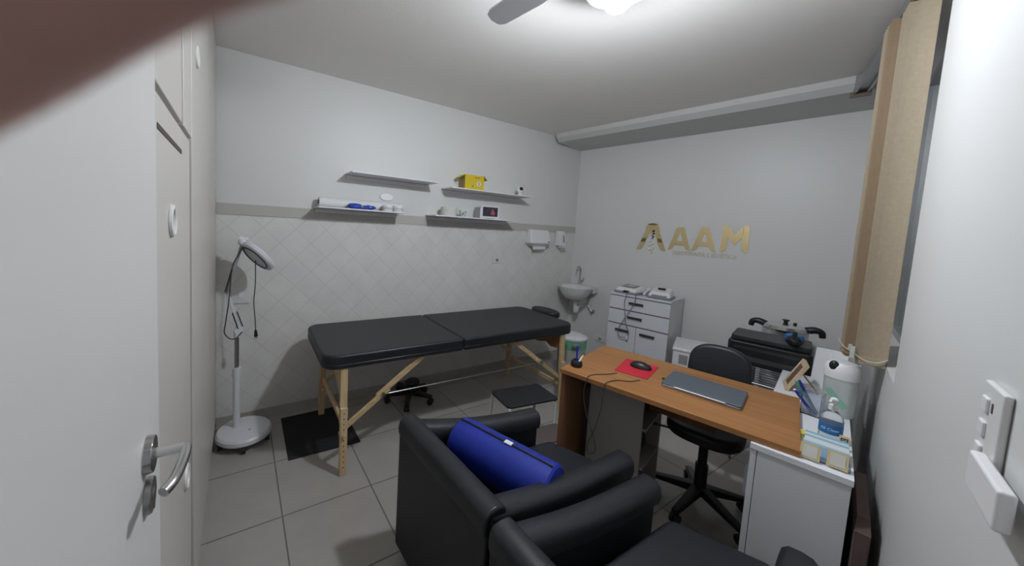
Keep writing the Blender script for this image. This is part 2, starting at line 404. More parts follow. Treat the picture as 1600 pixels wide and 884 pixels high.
obj('core', MB().cyl((-.353, 0, .038), (-.347, 0, .038), .018, .018, 20), mat('dark_core', (.08, .07, .06), .7), t)
t = thing('blue_packet', 'crumpled blue plastic packet on the lower left shelf', 'packet', (.80, 2.68, Z1))
pk = MB(); pk.sph((-.05, 0, .022), .04, (1.35, .8, .52), 14, 8).sph((.055, .0, .018), .04, (1.6, .75, .42), 14, 8).sph((0, .005, .012), .03, (1.6, .8, .4), 12, 8)
for v in pk.b.verts: v.co += Vector((random.uniform(-1, 1), random.uniform(-1, 1), random.uniform(-.6, 1))) * .004; v.co.z = max(v.co.z, .001)
obj('wrapper', pk, mat('blue_plastic_bag', (.015, .06, .42), .25), t, flat=True)
obj('knot', MB().sph((.0, -.02, .02), .008, (1.3, 1, .8), 10, 8), mat('pink_tie', (.5, .2, .25), .5), t)
for k, (x, lab) in enumerate(((1.008, 'white tape roll beside the blue packet on the shelf'), (1.095, 'white tape roll at the right end of lower left shelf'))):
    t = thing('tape_roll', lab, 'tape', (x, 2.668, Z1), 0, 'white tape rolls on the lower left shelf')
    obj('tape', MB().lathe([(.016, 0), (.040, 0), (.042, .003), (.042, .046), (.040, .049), (.016, .049), (.016, .01)], seg=32), mat('tape_white', (.68, .68, .68), .45), t)
    obj('band', MB().lathe([(.0427, .018), (.0427, .028), (.0417, .028), (.0417, .018)], seg=32), frost, t)
t = thing('sharps_box', 'yellow cardboard sharps disposal box on the upper right shelf', 'box', (1.845, 2.725, Z2), R_(-4))
obj('box_body', MB().lim(-.10, .10, -.055, .055, 0, .135), yellow, t, .002)
obj('flap', MB().hexa([(-.10, -.055, .135), (-.10, .055, .135), (-.098, .055, .137), (-.098, -.055, .137)], [(-.155, -.05, .10), (-.155, .05, .10), (-.153, .05, .103), (-.153, -.05, .103)]), yellow, t)
obj('flap', MB().hexa([(.10, -.055, .135), (.10, .055, .135), (.098, .055, .137), (.098, -.055, .137)], [(.14, -.05, .10), (.14, .05, .10), (.138, .05, .103), (.138, -.05, .103)]), yellow, t)
em = obj('emblem', MB().cyl((.045, -.0555, .06), (.045, -.057, .06), .022, .022, 24), paper, t)
obj('emblem_mark', MB().torus((.045, -.0575, .065), .008, .0018, 'Y', 20).lim(.043, .047, -.0585, -.0565, .044, .06), black_p, em)
obj('print_mark', MB().lim(-.03, -.01, -.0565, -.055, .03, .038), dark_gap, t); obj('print_mark', MB().lim(.0, .05, -.0565, -.055, .11, .116), dark_gap, t)
obj('side_patch', MB().lim(-.102, -.0995, -.045, .045, .01, .12), mat('brown_print', (.30, .20, .08), .6), t)
t = thing('security_camera', 'small white round security camera on the upper right shelf', 'camera', (2.43, 2.70, Z2))
obj('base', MB().lathe([(.03, 0), (.032, .006), (.024, .014), (.018, .03)]), white_p, t)
hd = obj('head', MB().sph((0, 0, .062), .038), white_p, t)
obj('lens', MB().sph((-.010, -.022, .070), .021, (1, 1, 1)), black_p, hd)
# lower right shelf: rolls, tape, frame
t = thing('bandage_roll', 'wide white bandage roll at left on the lower right shelf', 'bandage', (1.60, 2.705, Z1))
obj('bandage', MB().lathe([(.02, 0), (.07, 0), (.073, .005), (.073, .075), (.068, .08), (.02, .08), (.02, .03)]), mat('gauze', (.62, .62, .58), .8, bump=.4), t)
t = thing('white_cup', 'small white measuring cup next to the bandage roll', 'cup', (1.745, 2.70, Z1))
obj('cup_body', MB().lathe([(.024, 0), (.026, .003), (.034, .06), (.032, .06), (.024, .005), (0, .005)]), frost, t)
obj('cup_handle', MB().torus((.042, 0, .034), .016, .003, 'Y', 20), frost, t)
t = thing('plaster_roll', 'narrow clear adhesive roll standing in front of the cup', 'tape', (1.712, 2.645, Z1))
obj('tape', MB().torus((0, 0, .027), .019, .0075, 'Y', 28), frost, t)
t = thing('picture_frame', 'small white picture frame with dark photo on the lower right shelf', 'picture frame', (2.06, 2.70, Z1), R_(-6))
fr = obj('frame', MB().lim(-.10, .10, -.006, .006, .005, .125), white_p, t, .002)
obj('picture', MB().lim(-.083, .083, -.0075, -.006, .024, .113), mat('dark_photo', (.05, .045, .06), .3, noise=.9, nscale=22), fr)
obj('picture_patch', MB().prism([(.0, .045), (.04, .035), (.055, .06), (.03, .095), (.012, .085)], .0076, .0082, Matrix.Rotation(R_(90), 4, 'X')), mat('red_photo_patch', (.35, .10, .12), .4), fr)
obj('stand', MB().lim(-.04, .04, -.02, .05, 0, .006), black_p, t)
t = thing('small_book', 'thin grey booklet standing left of the picture frame', 'book', (1.93, 2.72, Z1))
obj('cover', MB().lim(-.004, .012, -.04, .045, 0, .105), mat('booklet_grey', (.34, .33, .32), .6), t, .001)
obj('pages', MB().lim(-.001, .009, -.042, .043, .003, .102), paper, t)

# wall fittings on the tiled wall
t = thing('wall_cover', 'oval white junction cover on the wall below the empty shelf', 'cover plate', (1.05, WY, 1.70))
obj('disc', MB().lathe([(0, .012), (.055, .010), (.06, .004), (.06, 0)], m=Matrix.Rotation(R_(90), 4, 'X'), sy=.52), mat('bright_white_cover', (.85, .85, .85), .35), t)
def plate(name, label, loc, rz, w, h, kind, cat='switch'):
    t = thing(name, label, cat, loc, rz)
    pl = obj('plate', MB().lim(-w / 2, w / 2, -.009, -.0005, -h / 2, h / 2), offw_p, t, .002)
    if kind == 'socket':
        obj('socket_face', MB().cyl((0, -.0085, 0), (0, -.0115, 0), .016, .016, 20), grey_p, pl)
        obj('pin_hole', MB().cyl((-.006, -.011, 0), (-.006, -.0122, 0), .0025, .0025, 8).cyl((.006, -.011, 0), (.006, -.0122, 0), .0025, .0025, 8), black_p, pl)
    else:
        obj('rocker', MB().lim(-.015, .015, -.013, -.008, -.022, .022), white_p, pl, .002)
    return t
plate('wall_socket', 'small horizontal white socket on the tiles left of the towel dispenser', (2.27, WY, 1.165), 0, .115, .065, 'socket', 'socket')
plate('wall_switch', 'white square plate on the tiles behind the magnifying lamp', (.01, WY, .93), 0, .11, .12, 'rocker')
bs = bk(.42, 0, .30); plate('wall_socket', 'white socket low on the wall between dresser and bin', bs, -PI / 2 + A9, .115, .065, 'socket', 'socket')
t = thing('paper_towel_dispenser', 'white paper towel dispenser with towel hanging out, over the sink', 'dispenser', (2.80, WY, 1.37))
obj('housing', MB().hexa([(-.15, -.10, -.02), (.15, -.10, -.02), (.15, -.001, -.02), (-.15, -.001, -.02)], [(-.135, -.065, .13), (.135, -.065, .13), (.135, -.001, .13), (-.135, -.001, .13)]), white_p, t, .012)
obj('lower_tray', MB().hexa([(-.10, -.07, -.05), (.10, -.07, -.05), (.10, -.001, -.05), (-.10, -.001, -.05)], [(-.15, -.095, -.02), (.15, -.095, -.02), (.15, -.001, -.02), (-.15, -.001, -.02)]), offw_p, t, .004)
obj('lock', MB().lim(.10, .13, -.1005, -.094, .0, .008), dark_gap, t)
obj('towel_sheet', MB().hexa([(-.09, -.075, -.085), (.09, -.075, -.078), (.09, -.073, -.078), (-.09, -.073, -.085)], [(-.095, -.06, -.03), (.095, -.06, -.03), (.095, -.058, -.03), (-.095, -.058, -.03)]), paper, t)
t = thing('soap_dispenser', 'narrow white soap dispenser on the wall by the corner', 'dispenser', (3.17, WY, 1.37))
obj('housing', MB().hexa([(-.05, -.075, -.04), (.05, -.075, -.04), (.05, -.001, -.04), (-.05, -.001, -.04)], [(-.05, -.05, .13), (.05, -.05, .13), (.05, -.001, .13), (-.05, -.001, .13)]), white_p, t, .008)
obj('window_slit', MB().hexa([(.01, -.078, .0), (.022, -.078, .0), (.022, -.07, .0), (.01, -.07, .0)], [(.01, -.065, .08), (.022, -.065, .08), (.022, -.055, .08), (.01, -.055, .08)]), grey_p, t)
obj('push_bar', MB().lim(-.035, .035, -.09, -.03, -.062, -.04), offw_p, t, .004)
obj('spout', MB().cyl((0, -.06, -.062), (0, -.06, -.09), .012, .008), offw_p, t)

# ------------------------------------------------------------------ sink on the back wall
sp_ = bk(.20, .004, 0)
t = thing('wash_basin', 'small white ceramic wash basin mounted on the wall in the corner', 'sink', (sp_.x, sp_.y, 0), A9)     # local -x points into the room
sk = MB()
prof = [(.0, .72), (.07, .722), (.12, .745), (.165, .80), (.185, .85), (.195, .872), (.185, .878), (.165, .872), (.145, .83), (.10, .775), (.0, .765)]
sk.lathe(prof, (-.235, 0, .012), 36, .98, .95)
obj('bowl', sk, ceramic, t)
obj('deck', MB().lim(-.10, -.002, -.15, .15, .81, .884), ceramic, t, .012)
obj('bracket', MB().lim(-.16, -.002, -.03, .03, .67, .76), ceramic, t, .01)
obj('trap', MB().tube([(-.21, 0, .735), (-.21, 0, .63), (-.20, .0, .595), (-.165, 0, .60), (-.155, 0, .64), (-.12, 0, .65), (-.005, 0, .65)], .018, 12), white_p, t)
obj('valve', MB().cyl((-.05, -.12, .60), (-.002, -.12, .60), .016).cyl((-.05, -.12, .60), (-.05, -.07, .66), .008), satin, t)
t = thing('faucet', 'chrome gooseneck faucet standing on the corner wash basin', 'faucet', (sp_.x - .045, sp_.y + .06, .884), A9)
obj('body', MB().cyl((0, 0, 0), (0, 0, .06), .018, .014), chrome, t)
obj('spout', MB().tube([(0, 0, .05), (0, 0, .17), (-.012, 0, .205), (-.045, 0, .215), (-.075, 0, .195), (-.078, 0, .165)], .0095, 12), chrome, t)
obj('handle', MB().tube([(0, -.01, .05), (0, -.035, .055), (0, -.045, .09)], .007, 10), chrome, t)

# ------------------------------------------------------------------ waste bin
t = thing('pedal_bin', 'white pedal bin with green liner between massage table and wall', 'bin', (2.76, 2.19, 0))
obj('bucket', MB().lathe([(.0, .02), (.105, .02), (.112, .03), (.135, .47), (.138, .475), (.12, .475), (.0, .46)]), mat('bin_white', (.52, .54, .52), .4), t)
obj('liner', MB().lathe([(.1385, .39), (.140, .478), (.136, .478), (.134, .39)], seg=32), mat('green_liner', (.16, .40, .26), .5), t)
obj('lid', MB().lathe([(.143, .475), (.145, .49), (.12, .503), (.05, .51), (0, .51)]), white_p, t)
obj('handle', MB().lim(-.13, -.05, -.145, -.11, .43, .455), grey_p, t, .004)
obj('foot_pedal', MB().lim(-.06, .0, -.16, -.10, .015, .03), grey_p, t, .004)

# ------------------------------------------------------------------ massage table
def rrect(x0, x1, y0, y1, rads, n=8):
    """rads: radii for corners (x1,y1),(x0,y1),(x0,y0),(x1,y0)"""
    P = []
    for (cx, cy_, a0, r) in ((x1, y1, 0, rads[0]), (x0, y1, 90, rads[1]), (x0, y0, 180, rads[2]), (x1, y0, 270, rads[3])):
        ox = cx - r if cx == x1 else cx + r; oy = cy_ - r if cy_ == y1 else cy_ + r
        if r == 0: P.append((cx, cy_)); continue
        for k in range(n + 1):
            a = R_(a0 + 90 * k / n); P.append((ox + r * math.cos(a), oy + r * math.sin(a)))
    return P
mt = thing('massage_table', 'black folding massage table with two padded halves on light wooden legs', 'massage table', (1.43, 2.285, 0), R_(-1.5))
for k, (x0, x1, rd) in enumerate(((-1.02, -.098, (.015, .09, .09, .015)), (-.092, 1.02, (.09, .015, .015, .09)))):
    pad = MB().prism(rrect(x0, x1, -.35, .35, rd), .630, .715)
    p = obj('pad', pad, black_l, mt, .018, 5)
    obj('seam_piping', MB().tube([(x, y, .657) for x, y in rrect(x0 - .001, x1 + .001, -.351, .351, rd, 4)] + [(x1 + .001, .2, .657)], .0025, 6, False), black_p, p)
    obj('under_board', MB().prism(rrect(x0 + .04, x1 - .04, -.30, .30, (.05,) * 4), .618, .640), plywood, mt)
holes_m = mat('leg_hole', (.10, .07, .04), .8)
for sx in (-1, 1):
    for sy_ in (-1, 1):
        x, y = sx * .90, sy_ * .325
        lg = MB(); lg.bar((x, y + sy_ * .012, .30), (x, y, .64), .026, .042, (1, 0, 0))
        lg.bar((x, y + sy_ * .036, .0045 if sx < 0 and sy_ > 0 else 0), (x, y + sy_ * .022, .40), .026, .042, (1, 0, 0))
        l = obj('leg', lg, lightwood, mt, .003)
        for k in range(11 if sy_ < 0 else 0):
            z = .05 + k * .032; obj('peg_hole', MB().cyl((x, y + sy_ * .0505 - sy_ * .014 * z / .4, z), (x, y + sy_ * .0465 - sy_ * .014 * z / .4, z), .004, .004, 8), holes_m, l)
        obj('knob', MB().cyl((x, y - sy_ * .016, .215), (x, y - sy_ * .045, .215), .016, .013, 12).cyl((x, y + sy_ * .044, .24), (x, y + sy_ * .056, .24), .009, .009, 12), lightwood, l)
    # end panel with arched lower edge between the legs
    pts = [(-.31, .63), (-.31, .36)] + [(-.30 + .60 * k / 14, .36 + .17 * math.sin(PI * k / 14) ** .6) for k in range(1, 14)] + [(.31, .36), (.31, .63)]
    if sx > 0: pts = [(-.31, .63), (-.31, .50), (-.20, .49), (-.15, .515), (-.05, .49), (.05, .49), (.15, .515), (.20, .49), (.31, .50), (.31, .63)]
    mpan = Matrix.Translation((sx * .90 - .006, 0, 0)) @ Matrix(((0, 0, 1, 0), (1, 0, 0, 0), (0, 1, 0, 0), (0, 0, 0, 1)))
    obj('end_panel', MB().prism(pts, 0, .012, mpan), plywood if sx > 0 else lightwood, mt, label='brown plywood end panel' if sx > 0 else None)
    if sx > 0: obj('cross_bar', MB().bar((sx * .90, -.31, .20), (sx * .90, .31, .20), .02, .035), lightwood_x, mt, .003)
    else: obj('cross_bar', MB().bar((sx * .90, -.31, .30), (sx * .90, .31, .30), .02, .03), lightwood_x, mt, .003)
    for sy_ in (-1, 1):
        y = sy_ * .325
        obj('brace', MB().bar((sx * .91, y, .25), (sx * .62, y, .455), .016, .032).bar((sx * .69, y - sy_ * .014, .41), (sx * .38, y - sy_ * .014, .63), .016, .034), lightwood_x, mt, .003)
        obj('wing_nut', MB().cyl((sx * .66, y, .43), (sx * .66, y + sy_ * .03, .43), .011, .011, 10), satin, mt)
cb = MB()
for sy_ in (-1, 1):
    cb.tube([(-.66, sy_ * .32, .42), (.66, sy_ * .32, .42)], .0022, 6, False)
    cb.tube([(-.30, sy_ * .1, .62), (-.27, sy_ * .08, .52), (-.24, sy_ * .1, .62)], .002, 6, False)
obj('steel_cable', cb, satin, mt)
hr = MB().prism([(.23 * math.cos(a) * .42 + 0, .165 * math.sin(a)) for a in [2 * PI * k / 28 for k in range(28)]], 0, .055, Matrix.Translation((1.115, .10, .675)))
obj('face_cradle', hr, black_l2, mt, .022, 5)
obj('cradle_arm', MB().cyl((.95, .02, .66), (1.11, .02, .675), .01).cyl((.95, .18, .66), (1.11, .18, .675), .01), steel, mt)

# mats and stools on the floor
o = obj('rubber_mat', MB().prism([(.268, 2.735), (.262, 2.215), (.705, 2.20), (.705, 2.735)], .0005, .0045), blackr, None, .002); tag(o, 'black rectangular rubber mat on the floor under the left table legs', 'mat')
t = thing('step_stool', 'low two-step footstool with black rubber tread and white metal legs', 'step stool', (1.66, 1.66, 0), R_(-8))
tr = obj('tread', MB().prism(rrect(-.20, .20, -.11, .13, (.03,) * 4), .352, .366), blackr, t, .004, label='upper black rubber tread')
obj('tread', MB().prism(rrect(-.17, .20, -.27, -.10, (.02,) * 4), .178, .190), mat('brown_tread', (.12, .10, .09), .8), t, .003, label='lower dull brown tread')
for sx in (-1, 1):
    obj('leg', MB().tube([(sx * .185, -.27, .0), (sx * .185, -.27, .17), (sx * .185, -.10, .18), (sx * .185, -.10, .345), (sx * .185, .12, .345), (sx * .185, .14, 0)], .011, 10, False), white_p, t)
obj('side_rail', MB().cyl((-.185, -.27, .172), (.185, -.27, .172), .009).cyl((-.185, .12, .345), (.185, .12, .345), .009), white_p, t)

def star(parent, r, hub_z, n=5, a0=0, m=black_p, hubr=.035):
    for k in range(n):
        a = a0 + 2 * PI * k / n; c, s = math.cos(a), math.sin(a)
        lg = MB(); w0, w1 = .026, .017
        lg.hexa([(c * .02 - s * w0, s * .02 + c * w0, hub_z - .045), (c * .02 + s * w0, s * .02 - c * w0, hub_z - .045), (c * r + s * w1, s * r - c * w1, .055), (c * r - s * w1, s * r + c * w1, .055)],
                [(c * .02 - s * w0, s * .02 + c * w0, hub_z), (c * .02 + s * w0, s * .02 - c * w0, hub_z), (c * r + s * w1, s * r - c * w1, .078), (c * r - s * w1, s * r + c * w1, .078)])
        l = obj('leg', lg, m, parent, .006)
        x, y = c * (r - .012), s * (r - .012)
        obj('caster', MB().cyl((x - s * .020, y + c * .020, .026), (x - s * .005, y + c * .005, .026), .025, .025, 16).cyl((x + s * .005, y - c * .005, .026), (x + s * .020, y - c * .020, .026), .025, .025, 16).cyl((x, y, .03), (x, y, .06), .008), black_p, l)
t = thing('rolling_base', 'black five-star wheeled base with short hub under the massage table', 'stool base', (1.235, 2.58, 0))
star(t, .20, .10, 5, .4)
obj('hub', MB().lathe([(.0, .06), (.04, .06), (.038, .12), (.03, .13)]), black_p, t)
obj('foot_ring', MB().sph((.02, 0, .155), .055, (1.2, 1, .6)), black_l2, t)

# ------------------------------------------------------------------ magnifying lamp
ml = thing('magnifying_lamp', 'white floor-standing magnifying lamp on a round wheeled base by the closet', 'lamp', (0, 0, 0))
ml.location = (.034, 2.555, 0)
obj('base', MB().lathe([(.0, .045), (.150, .045), (.160, .055), (.160, .078), (.150, .09), (.10, .098), (.0, .10)], seg=40), mat('lamp_white', (.66, .67, .70), .35), ml)
obj('base_screw', MB().cyl((.03, -.05, .095), (.03, -.05, .101), .008, .006, 12), grey_p, ml)
for k in range(5):
    a = 2 * PI * k / 5 + .9
    x, y = .14 * math.cos(a), .14 * math.sin(a)
    obj('caster', MB().cyl((x - .012, y, .022), (x + .012, y, .022), .022, .022, 14).cyl((x, y, .02), (x, y, .05), .008), black_p, ml)
PX, PY = -.044, .025
lampw = MATS['lamp_white']
obj('lower_pole', MB().cyl((PX, PY, .095), (PX, PY, .487), .021).cyl((PX, PY, .44), (PX, PY, .50), .025), lampw, ml)
obj('upper_pole', MB().cyl((PX, PY, .49), (PX, PY, .72), .0125), steel, ml)
obj('elbow', MB().cyl((PX + .01, PY - .018, .745), (PX + .01, PY + .018, .745), .024).cyl((PX, PY, .70), (PX, PY, .745), .018), lampw, ml)
a1 = obj('lower_arm', MB().bar((PX + .02, PY, .755), (-.096, PY, .985), .018, .022, (0, 1, 0)), lampw, ml, .003)
obj('spring', MB().bar((PX + .032, PY - .014, .77), (-.044, PY - .014, .87), .006, .008, (0, 1, 0)).bar((PX + .006, PY - .014, .755), (-.069, PY - .014, .862), .006, .008, (0, 1, 0)), black_p, a1)
a2 = obj('upper_arm', MB().bar((-.099, PY, .985), (-.018, PY, 1.305), .016, .020, (0, 1, 0)), mat('lamp_arm_grey', (.30, .31, .33), .4), ml, .003)
obj('spring', MB().bar((-.106, PY - .014, 1.0), (-.072, PY - .014, 1.14), .011, .012, (0, 1, 0)), cable_m, a2)
obj('head_joint', MB().sph((-.018, PY - .005, 1.312), .024).cyl((-.034, PY, 1.335), (.016, PY, 1.328), .014), lampw, ml)
u = Vector((.70, -.05, -.71)).normalized(); n_ = Vector((.66, .30, .68)); n_ = (n_ - u * n_.dot(u)).normalized(); w_ = n_.cross(u)
hc = Vector((.068, PY - .01, 1.225))
mh = Matrix((u, w_, n_)).transposed().to_4x4(); mh.translation = hc
hd = obj('head', MB().lathe([(.070, -.018), (.108, -.02), (.118, -.012), (.120, .004), (.112, .016), (.075, .022), (.066, .018), (.066, -.014)], m=mh, seg=40), lampw, ml)
obj('lens', MB().lathe([(0, -.006), (.067, -.003), (.067, .003), (0, .008)], m=mh, seg=32), clear, hd)
obj('lamp_ring', MB().torus((0, 0, -.019), .089, .006, m=mh), mat('dark_ring', (.10, .10, .11), .5), hd)
obj('head_button', MB().box((-.02, .03, .026), (.035, .02, .01), 0, mh), grey_p, hd)
obj('power_cable', MB().tube([(0, PY - .02, 1.305), (-.035, PY - .03, 1.24), (-.07, PY - .03, 1.16), (-.08, PY - .03, 1.04), (-.09, PY - .03, .92), (-.105, PY - .03, .80), (-.11, PY - .03, .745), (-.085, PY - .03, .705), (-.05, PY - .03, .70), (-.015, PY - .02, .735)], .0035, 8), cable_m, ml)
obj('hanging_cable', MB().tube([(.055, PY - .03, 1.20), (.056, PY - .03, 1.05), (.048, PY - .03, .93), (.056, PY - .03, .82), (.060, PY - .03, .735)], .003, 8), cable_m, ml)
obj('plug', MB().cyl((.060, PY - .03, .742), (.062, PY - .03, .70), .007, .012, 12).cyl((.057, PY - .03, .70), (.057, PY - .03, .685), .002).cyl((.067, PY - .03, .70), (.067, PY - .03, .685), .002), black_p, ml)

# ------------------------------------------------------------------ dresser with devices
DA = R_(11)
dz = thing('chest_of_drawers', 'white chest with two long drawers over two doors, dark bar handles', 'dresser', (3.10, 2.05, 0), 0)
dz.rotation_euler.z = -PI / 2 + DA          # local +x runs along the front towards the right, local +y goes back to the wall
DW, DD, DH = .53, .41, .93
obj('body', MB().lim(.004, DW - .004, .018, DD, .03, DH - .016), melgrey, dz)
obj('top', MB().lim(0, DW, -.004, DD, DH - .016, DH), melamine, dz, .002)
def bar_handle(x, z, par, w=.125):
    obj('handle', MB().lim(x - w / 2, x + w / 2, -.022, -.010, z - .009, z + .009).lim(x - w / 2 + .008, x - w / 2 + .02, -.012, .001, z - .006, z + .006).lim(x + w / 2 - .02, x + w / 2 - .008, -.012, .001, z - .006, z + .006), mat('dark_handle', (.035, .034, .037), .4), par, .001, label='dark bar handle')
for z0, z1 in ((.785, .905), (.645, .775)):
    d = obj('drawer', MB().lim(.003, DW - .003, 0, .018, z0, z1), melamine, dz, .0015); bar_handle(DW * .47, (z0 + z1) / 2 + .012, d)
for x0, x1, hx in ((.003, DW / 2 - .002, .145), (DW / 2 + .002, DW - .003, .365)):
    d = obj('door', MB().lim(x0, x1, 0, .018, .05, .635), melamine, dz, .0015); bar_handle(hx, .585, d)
obj('edge_shadow_gap', MB().lim(.004, DW - .004, .004, .017, .04, .912), dark_gap, dz)
obj('foot', MB().lim(.02, .06, .03, .07, 0, .03).lim(DW - .06, DW - .02, .03, .07, 0, .03).lim(.02, .06, DD - .07, DD - .03, 0, .03).lim(DW - .06, DW - .02, DD - .07, DD - .03, 0, .03), black_p, dz)
def on_dresser(x, y, z=DH): 
    return dz.location + Matrix.Rotation(dz.rotation_euler.z, 3, 'Z') @ Vector((x, y, z))
def device(name, label, x, y, rz, w, d, h, screen):
    t = thing(name, label, 'medical device', on_dresser(x, y), dz.rotation_euler.z + rz)
    obj('base', MB().prism(rrect(-w / 2, w / 2, -d / 2, d / 2, (.02,) * 4), .004, .018), grey_p, t, .003)
    c = [(-w / 2 + .006, -d / 2 + .006), (w / 2 - .006, -d / 2 + .006), (w / 2 - .006, d / 2 - .006), (-w / 2 + .006, d / 2 - .006)]
    f = .80
    obj('housing', MB().hexa([(a, b, .017) for a, b in c], [(a * f, b * f + .01, h * (.7 if b < 0 else 1)) for a, b in c]), white_p, t, .012)
    sl = (h - h * .7) / (d * f)
    zt = lambda y_: h * .7 + sl * (y_ - .01 + d / 2 * f) + .0015
    if screen == 'screen':
        obj('display', MB().hexa([(-.065, -.055, zt(-.055)), (.065, -.055, zt(-.055)), (.065, .055, zt(.055)), (-.065, .055, zt(.055))], [(-.065, -.055, zt(-.055) + .003), (.065, -.055, zt(-.055) + .003), (.065, .055, zt(.055) + .003), (-.065, .055, zt(.055) + .003)]), mat('device_display', (.24, .26, .27), .25), t)
        obj('display_panel', MB().hexa([(-.035, -.015, zt(-.015) + .003), (.035, -.015, zt(-.015) + .003), (.035, .035, zt(.035) + .003), (-.035, .035, zt(.035) + .003)], [(-.035, -.015, zt(-.015) + .005), (.035, -.015, zt(-.015) + .005), (.035, .035, zt(.035) + .005), (-.035, .035, zt(.035) + .005)]), mat('device_panel', (.36, .38, .37), .3), t)
        obj('port', MB().lim(-.01, .04, -d / 2 - .004, -d / 2 + .02, .012, .03), black_p, t)
    else:
        obj('grip', MB().lim(-.03, .03, -.005, .02, h - .012, h + .004), black_p, t, .002)
        obj('front_strip', MB().lim(-.06, .06, -d / 2 - .001, -d / 2 + .02, .018, .034), grey_p, t, .002)
    return t
device('ultrasound_unit', 'grey and white therapy unit with display, left on the dresser', .13, .15, R_(-10), .23, .20, .075, 'screen')
device('therapy_unit', 'all-white domed therapy unit, right on the dresser', .40, .16, R_(6), .20, .21, .085, 'plain')
t = thing('ultrasound_probe', 'grey handheld probes lying between the two therapy units', 'probe', on_dresser(.272, .16), dz.rotation_euler.z)
obj('probe', MB().cyl((0, -.06, .018), (0, .06, .045), .011, .009).cyl((0, .06, .045), (0, .075, .048), .018, .018), white_p, t)
obj('probe', MB().cyl((.02, -.05, .014), (.018, .07, .035), .010, .008), grey_p, t, label='darker grey probe')
cbl = MB(); q = lambda x, y, z: on_dresser(x, y, z)
cbl.tube([q(.165, -.004, .955), q(.165, -.030, .93), q(.155, -.035, .86), q(.170, -.035, .74), q(.185, -.035, .66), q(.215, -.035, .58), q(.19, -.035, .53), q(.135, -.035, .53), q(.12, -.035, .60), q(.175, -.035, .72), q(.24, -.035, .86), q(.245, -.03, .93), q(.235, -.002, .955)], .0035, 8)
o = obj('device_cable', cbl, cable_g); tag(o, 'grey looped cable hanging down the dresser front from the display unit', 'cable')
o = obj('cable_clip', MB().cyl(q(.205, -.045, .522), q(.205, -.045, .548), .009, .009, 12), paper); tag(o, 'small white plug dangling from the looped grey cable', 'plug')

# ------------------------------------------------------------------ mini fridge
t = thing('mini_fridge', 'low white box-shaped mini fridge beside the dresser', 'fridge', (3.03, 1.40, 0), -PI / 2 + R_(22))
obj('body', MB().lim(0, .42, .02, .38, .02, .575), white_p, t, .006)
obj('door', MB().lim(.004, .416, -.012, .018, .03, .57), white_p, t, .004)
obj('lid', MB().lim(-.004, .424, -.016, .384, .572, .60), white_p, t, .012)
obj('badge', MB().lim(.045, .105, -.0145, -.011, .475, .55), mat('badge_grey', (.30, .29, .27), .5), t)
obj('handle', MB().lim(.15, .17, -.024, -.011, .45, .55), offw_p, t, .003)

# ------------------------------------------------------------------ desk
DKA = math.atan2(.218, .897)          # desk turned clockwise
dk = thing('wooden_desk', 'brown wood-grain desk holding laptop and red mouse pad', 'desk', (1.477, 1.232, 0), -PI / 2 + DKA)   # local x: along the front edge to the right, y: away from the camera
DKL, DKW = .925, .61
obj('desktop', MB().lim(0, DKL, 0, DKW, .7265, .75), deskwood, dk, .0015)
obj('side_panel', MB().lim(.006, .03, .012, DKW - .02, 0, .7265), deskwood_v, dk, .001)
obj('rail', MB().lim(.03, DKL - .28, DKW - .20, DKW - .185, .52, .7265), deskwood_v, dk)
def dkp(x, y, z=.75): return dk.location + Matrix.Rotation(dk.rotation_euler.z, 3, 'Z') @ Vector((x, y, z))
RZD = dk.rotation_euler.z
ped = thing('under_desk_shelf_unit', 'grey-white open shelf unit standing under the left end of the desk', 'cabinet', dkp(.085, .22, 0), RZD)
obj('front_panel', MB().lim(0, .28, 0, .015, .0, .715), mat('warm_grey_laminate', (.36, .34, .315), .5), ped, .001)
obj('back_panel', MB().lim(0, .30, .285, .30, .0, .715), mat('warm_grey_laminate', (.36, .34, .315), .5), ped, .001)
obj('left_panel', MB().lim(0, .015, .015, .285, 0, .715), mat('warm_grey_laminate', (.36, .34, .315), .5), ped)
obj('top', MB().lim(.015, .30, .015, .285, .70, .715), mat('warm_grey_laminate', (.36, .34, .315), .5), ped)
for z in (.05, .26, .47): obj('shelf', MB().lim(.015, .295, .015, .285, z, z + .015), mat('warm_grey_laminate', (.36, .34, .315), .5), ped)
for z, lab, s in ((.485, 'dark bag stuffed on the upper shelf under the desk', 0), (.275, 'dark cloth bundle on the middle shelf under the desk', 1)):
    b_ = MB().sph((0, 0, .07), .085, (1.2, 1.15, .85), 16, 10)
    for v in b_.b.verts: v.co += Vector((random.uniform(-1, 1), random.uniform(-1, 1), random.uniform(-1, 1))) * .008; v.co.z = max(0, v.co.z)
    o = obj('fabric_bag', b_, mat('dark_cloth', (.03, .03, .034), .9), None, sub=1); p = ped.location + Matrix.Rotation(RZD, 3, 'Z') @ Vector((.17, .15, z)); o.location = p; tag(o, lab, 'bag')

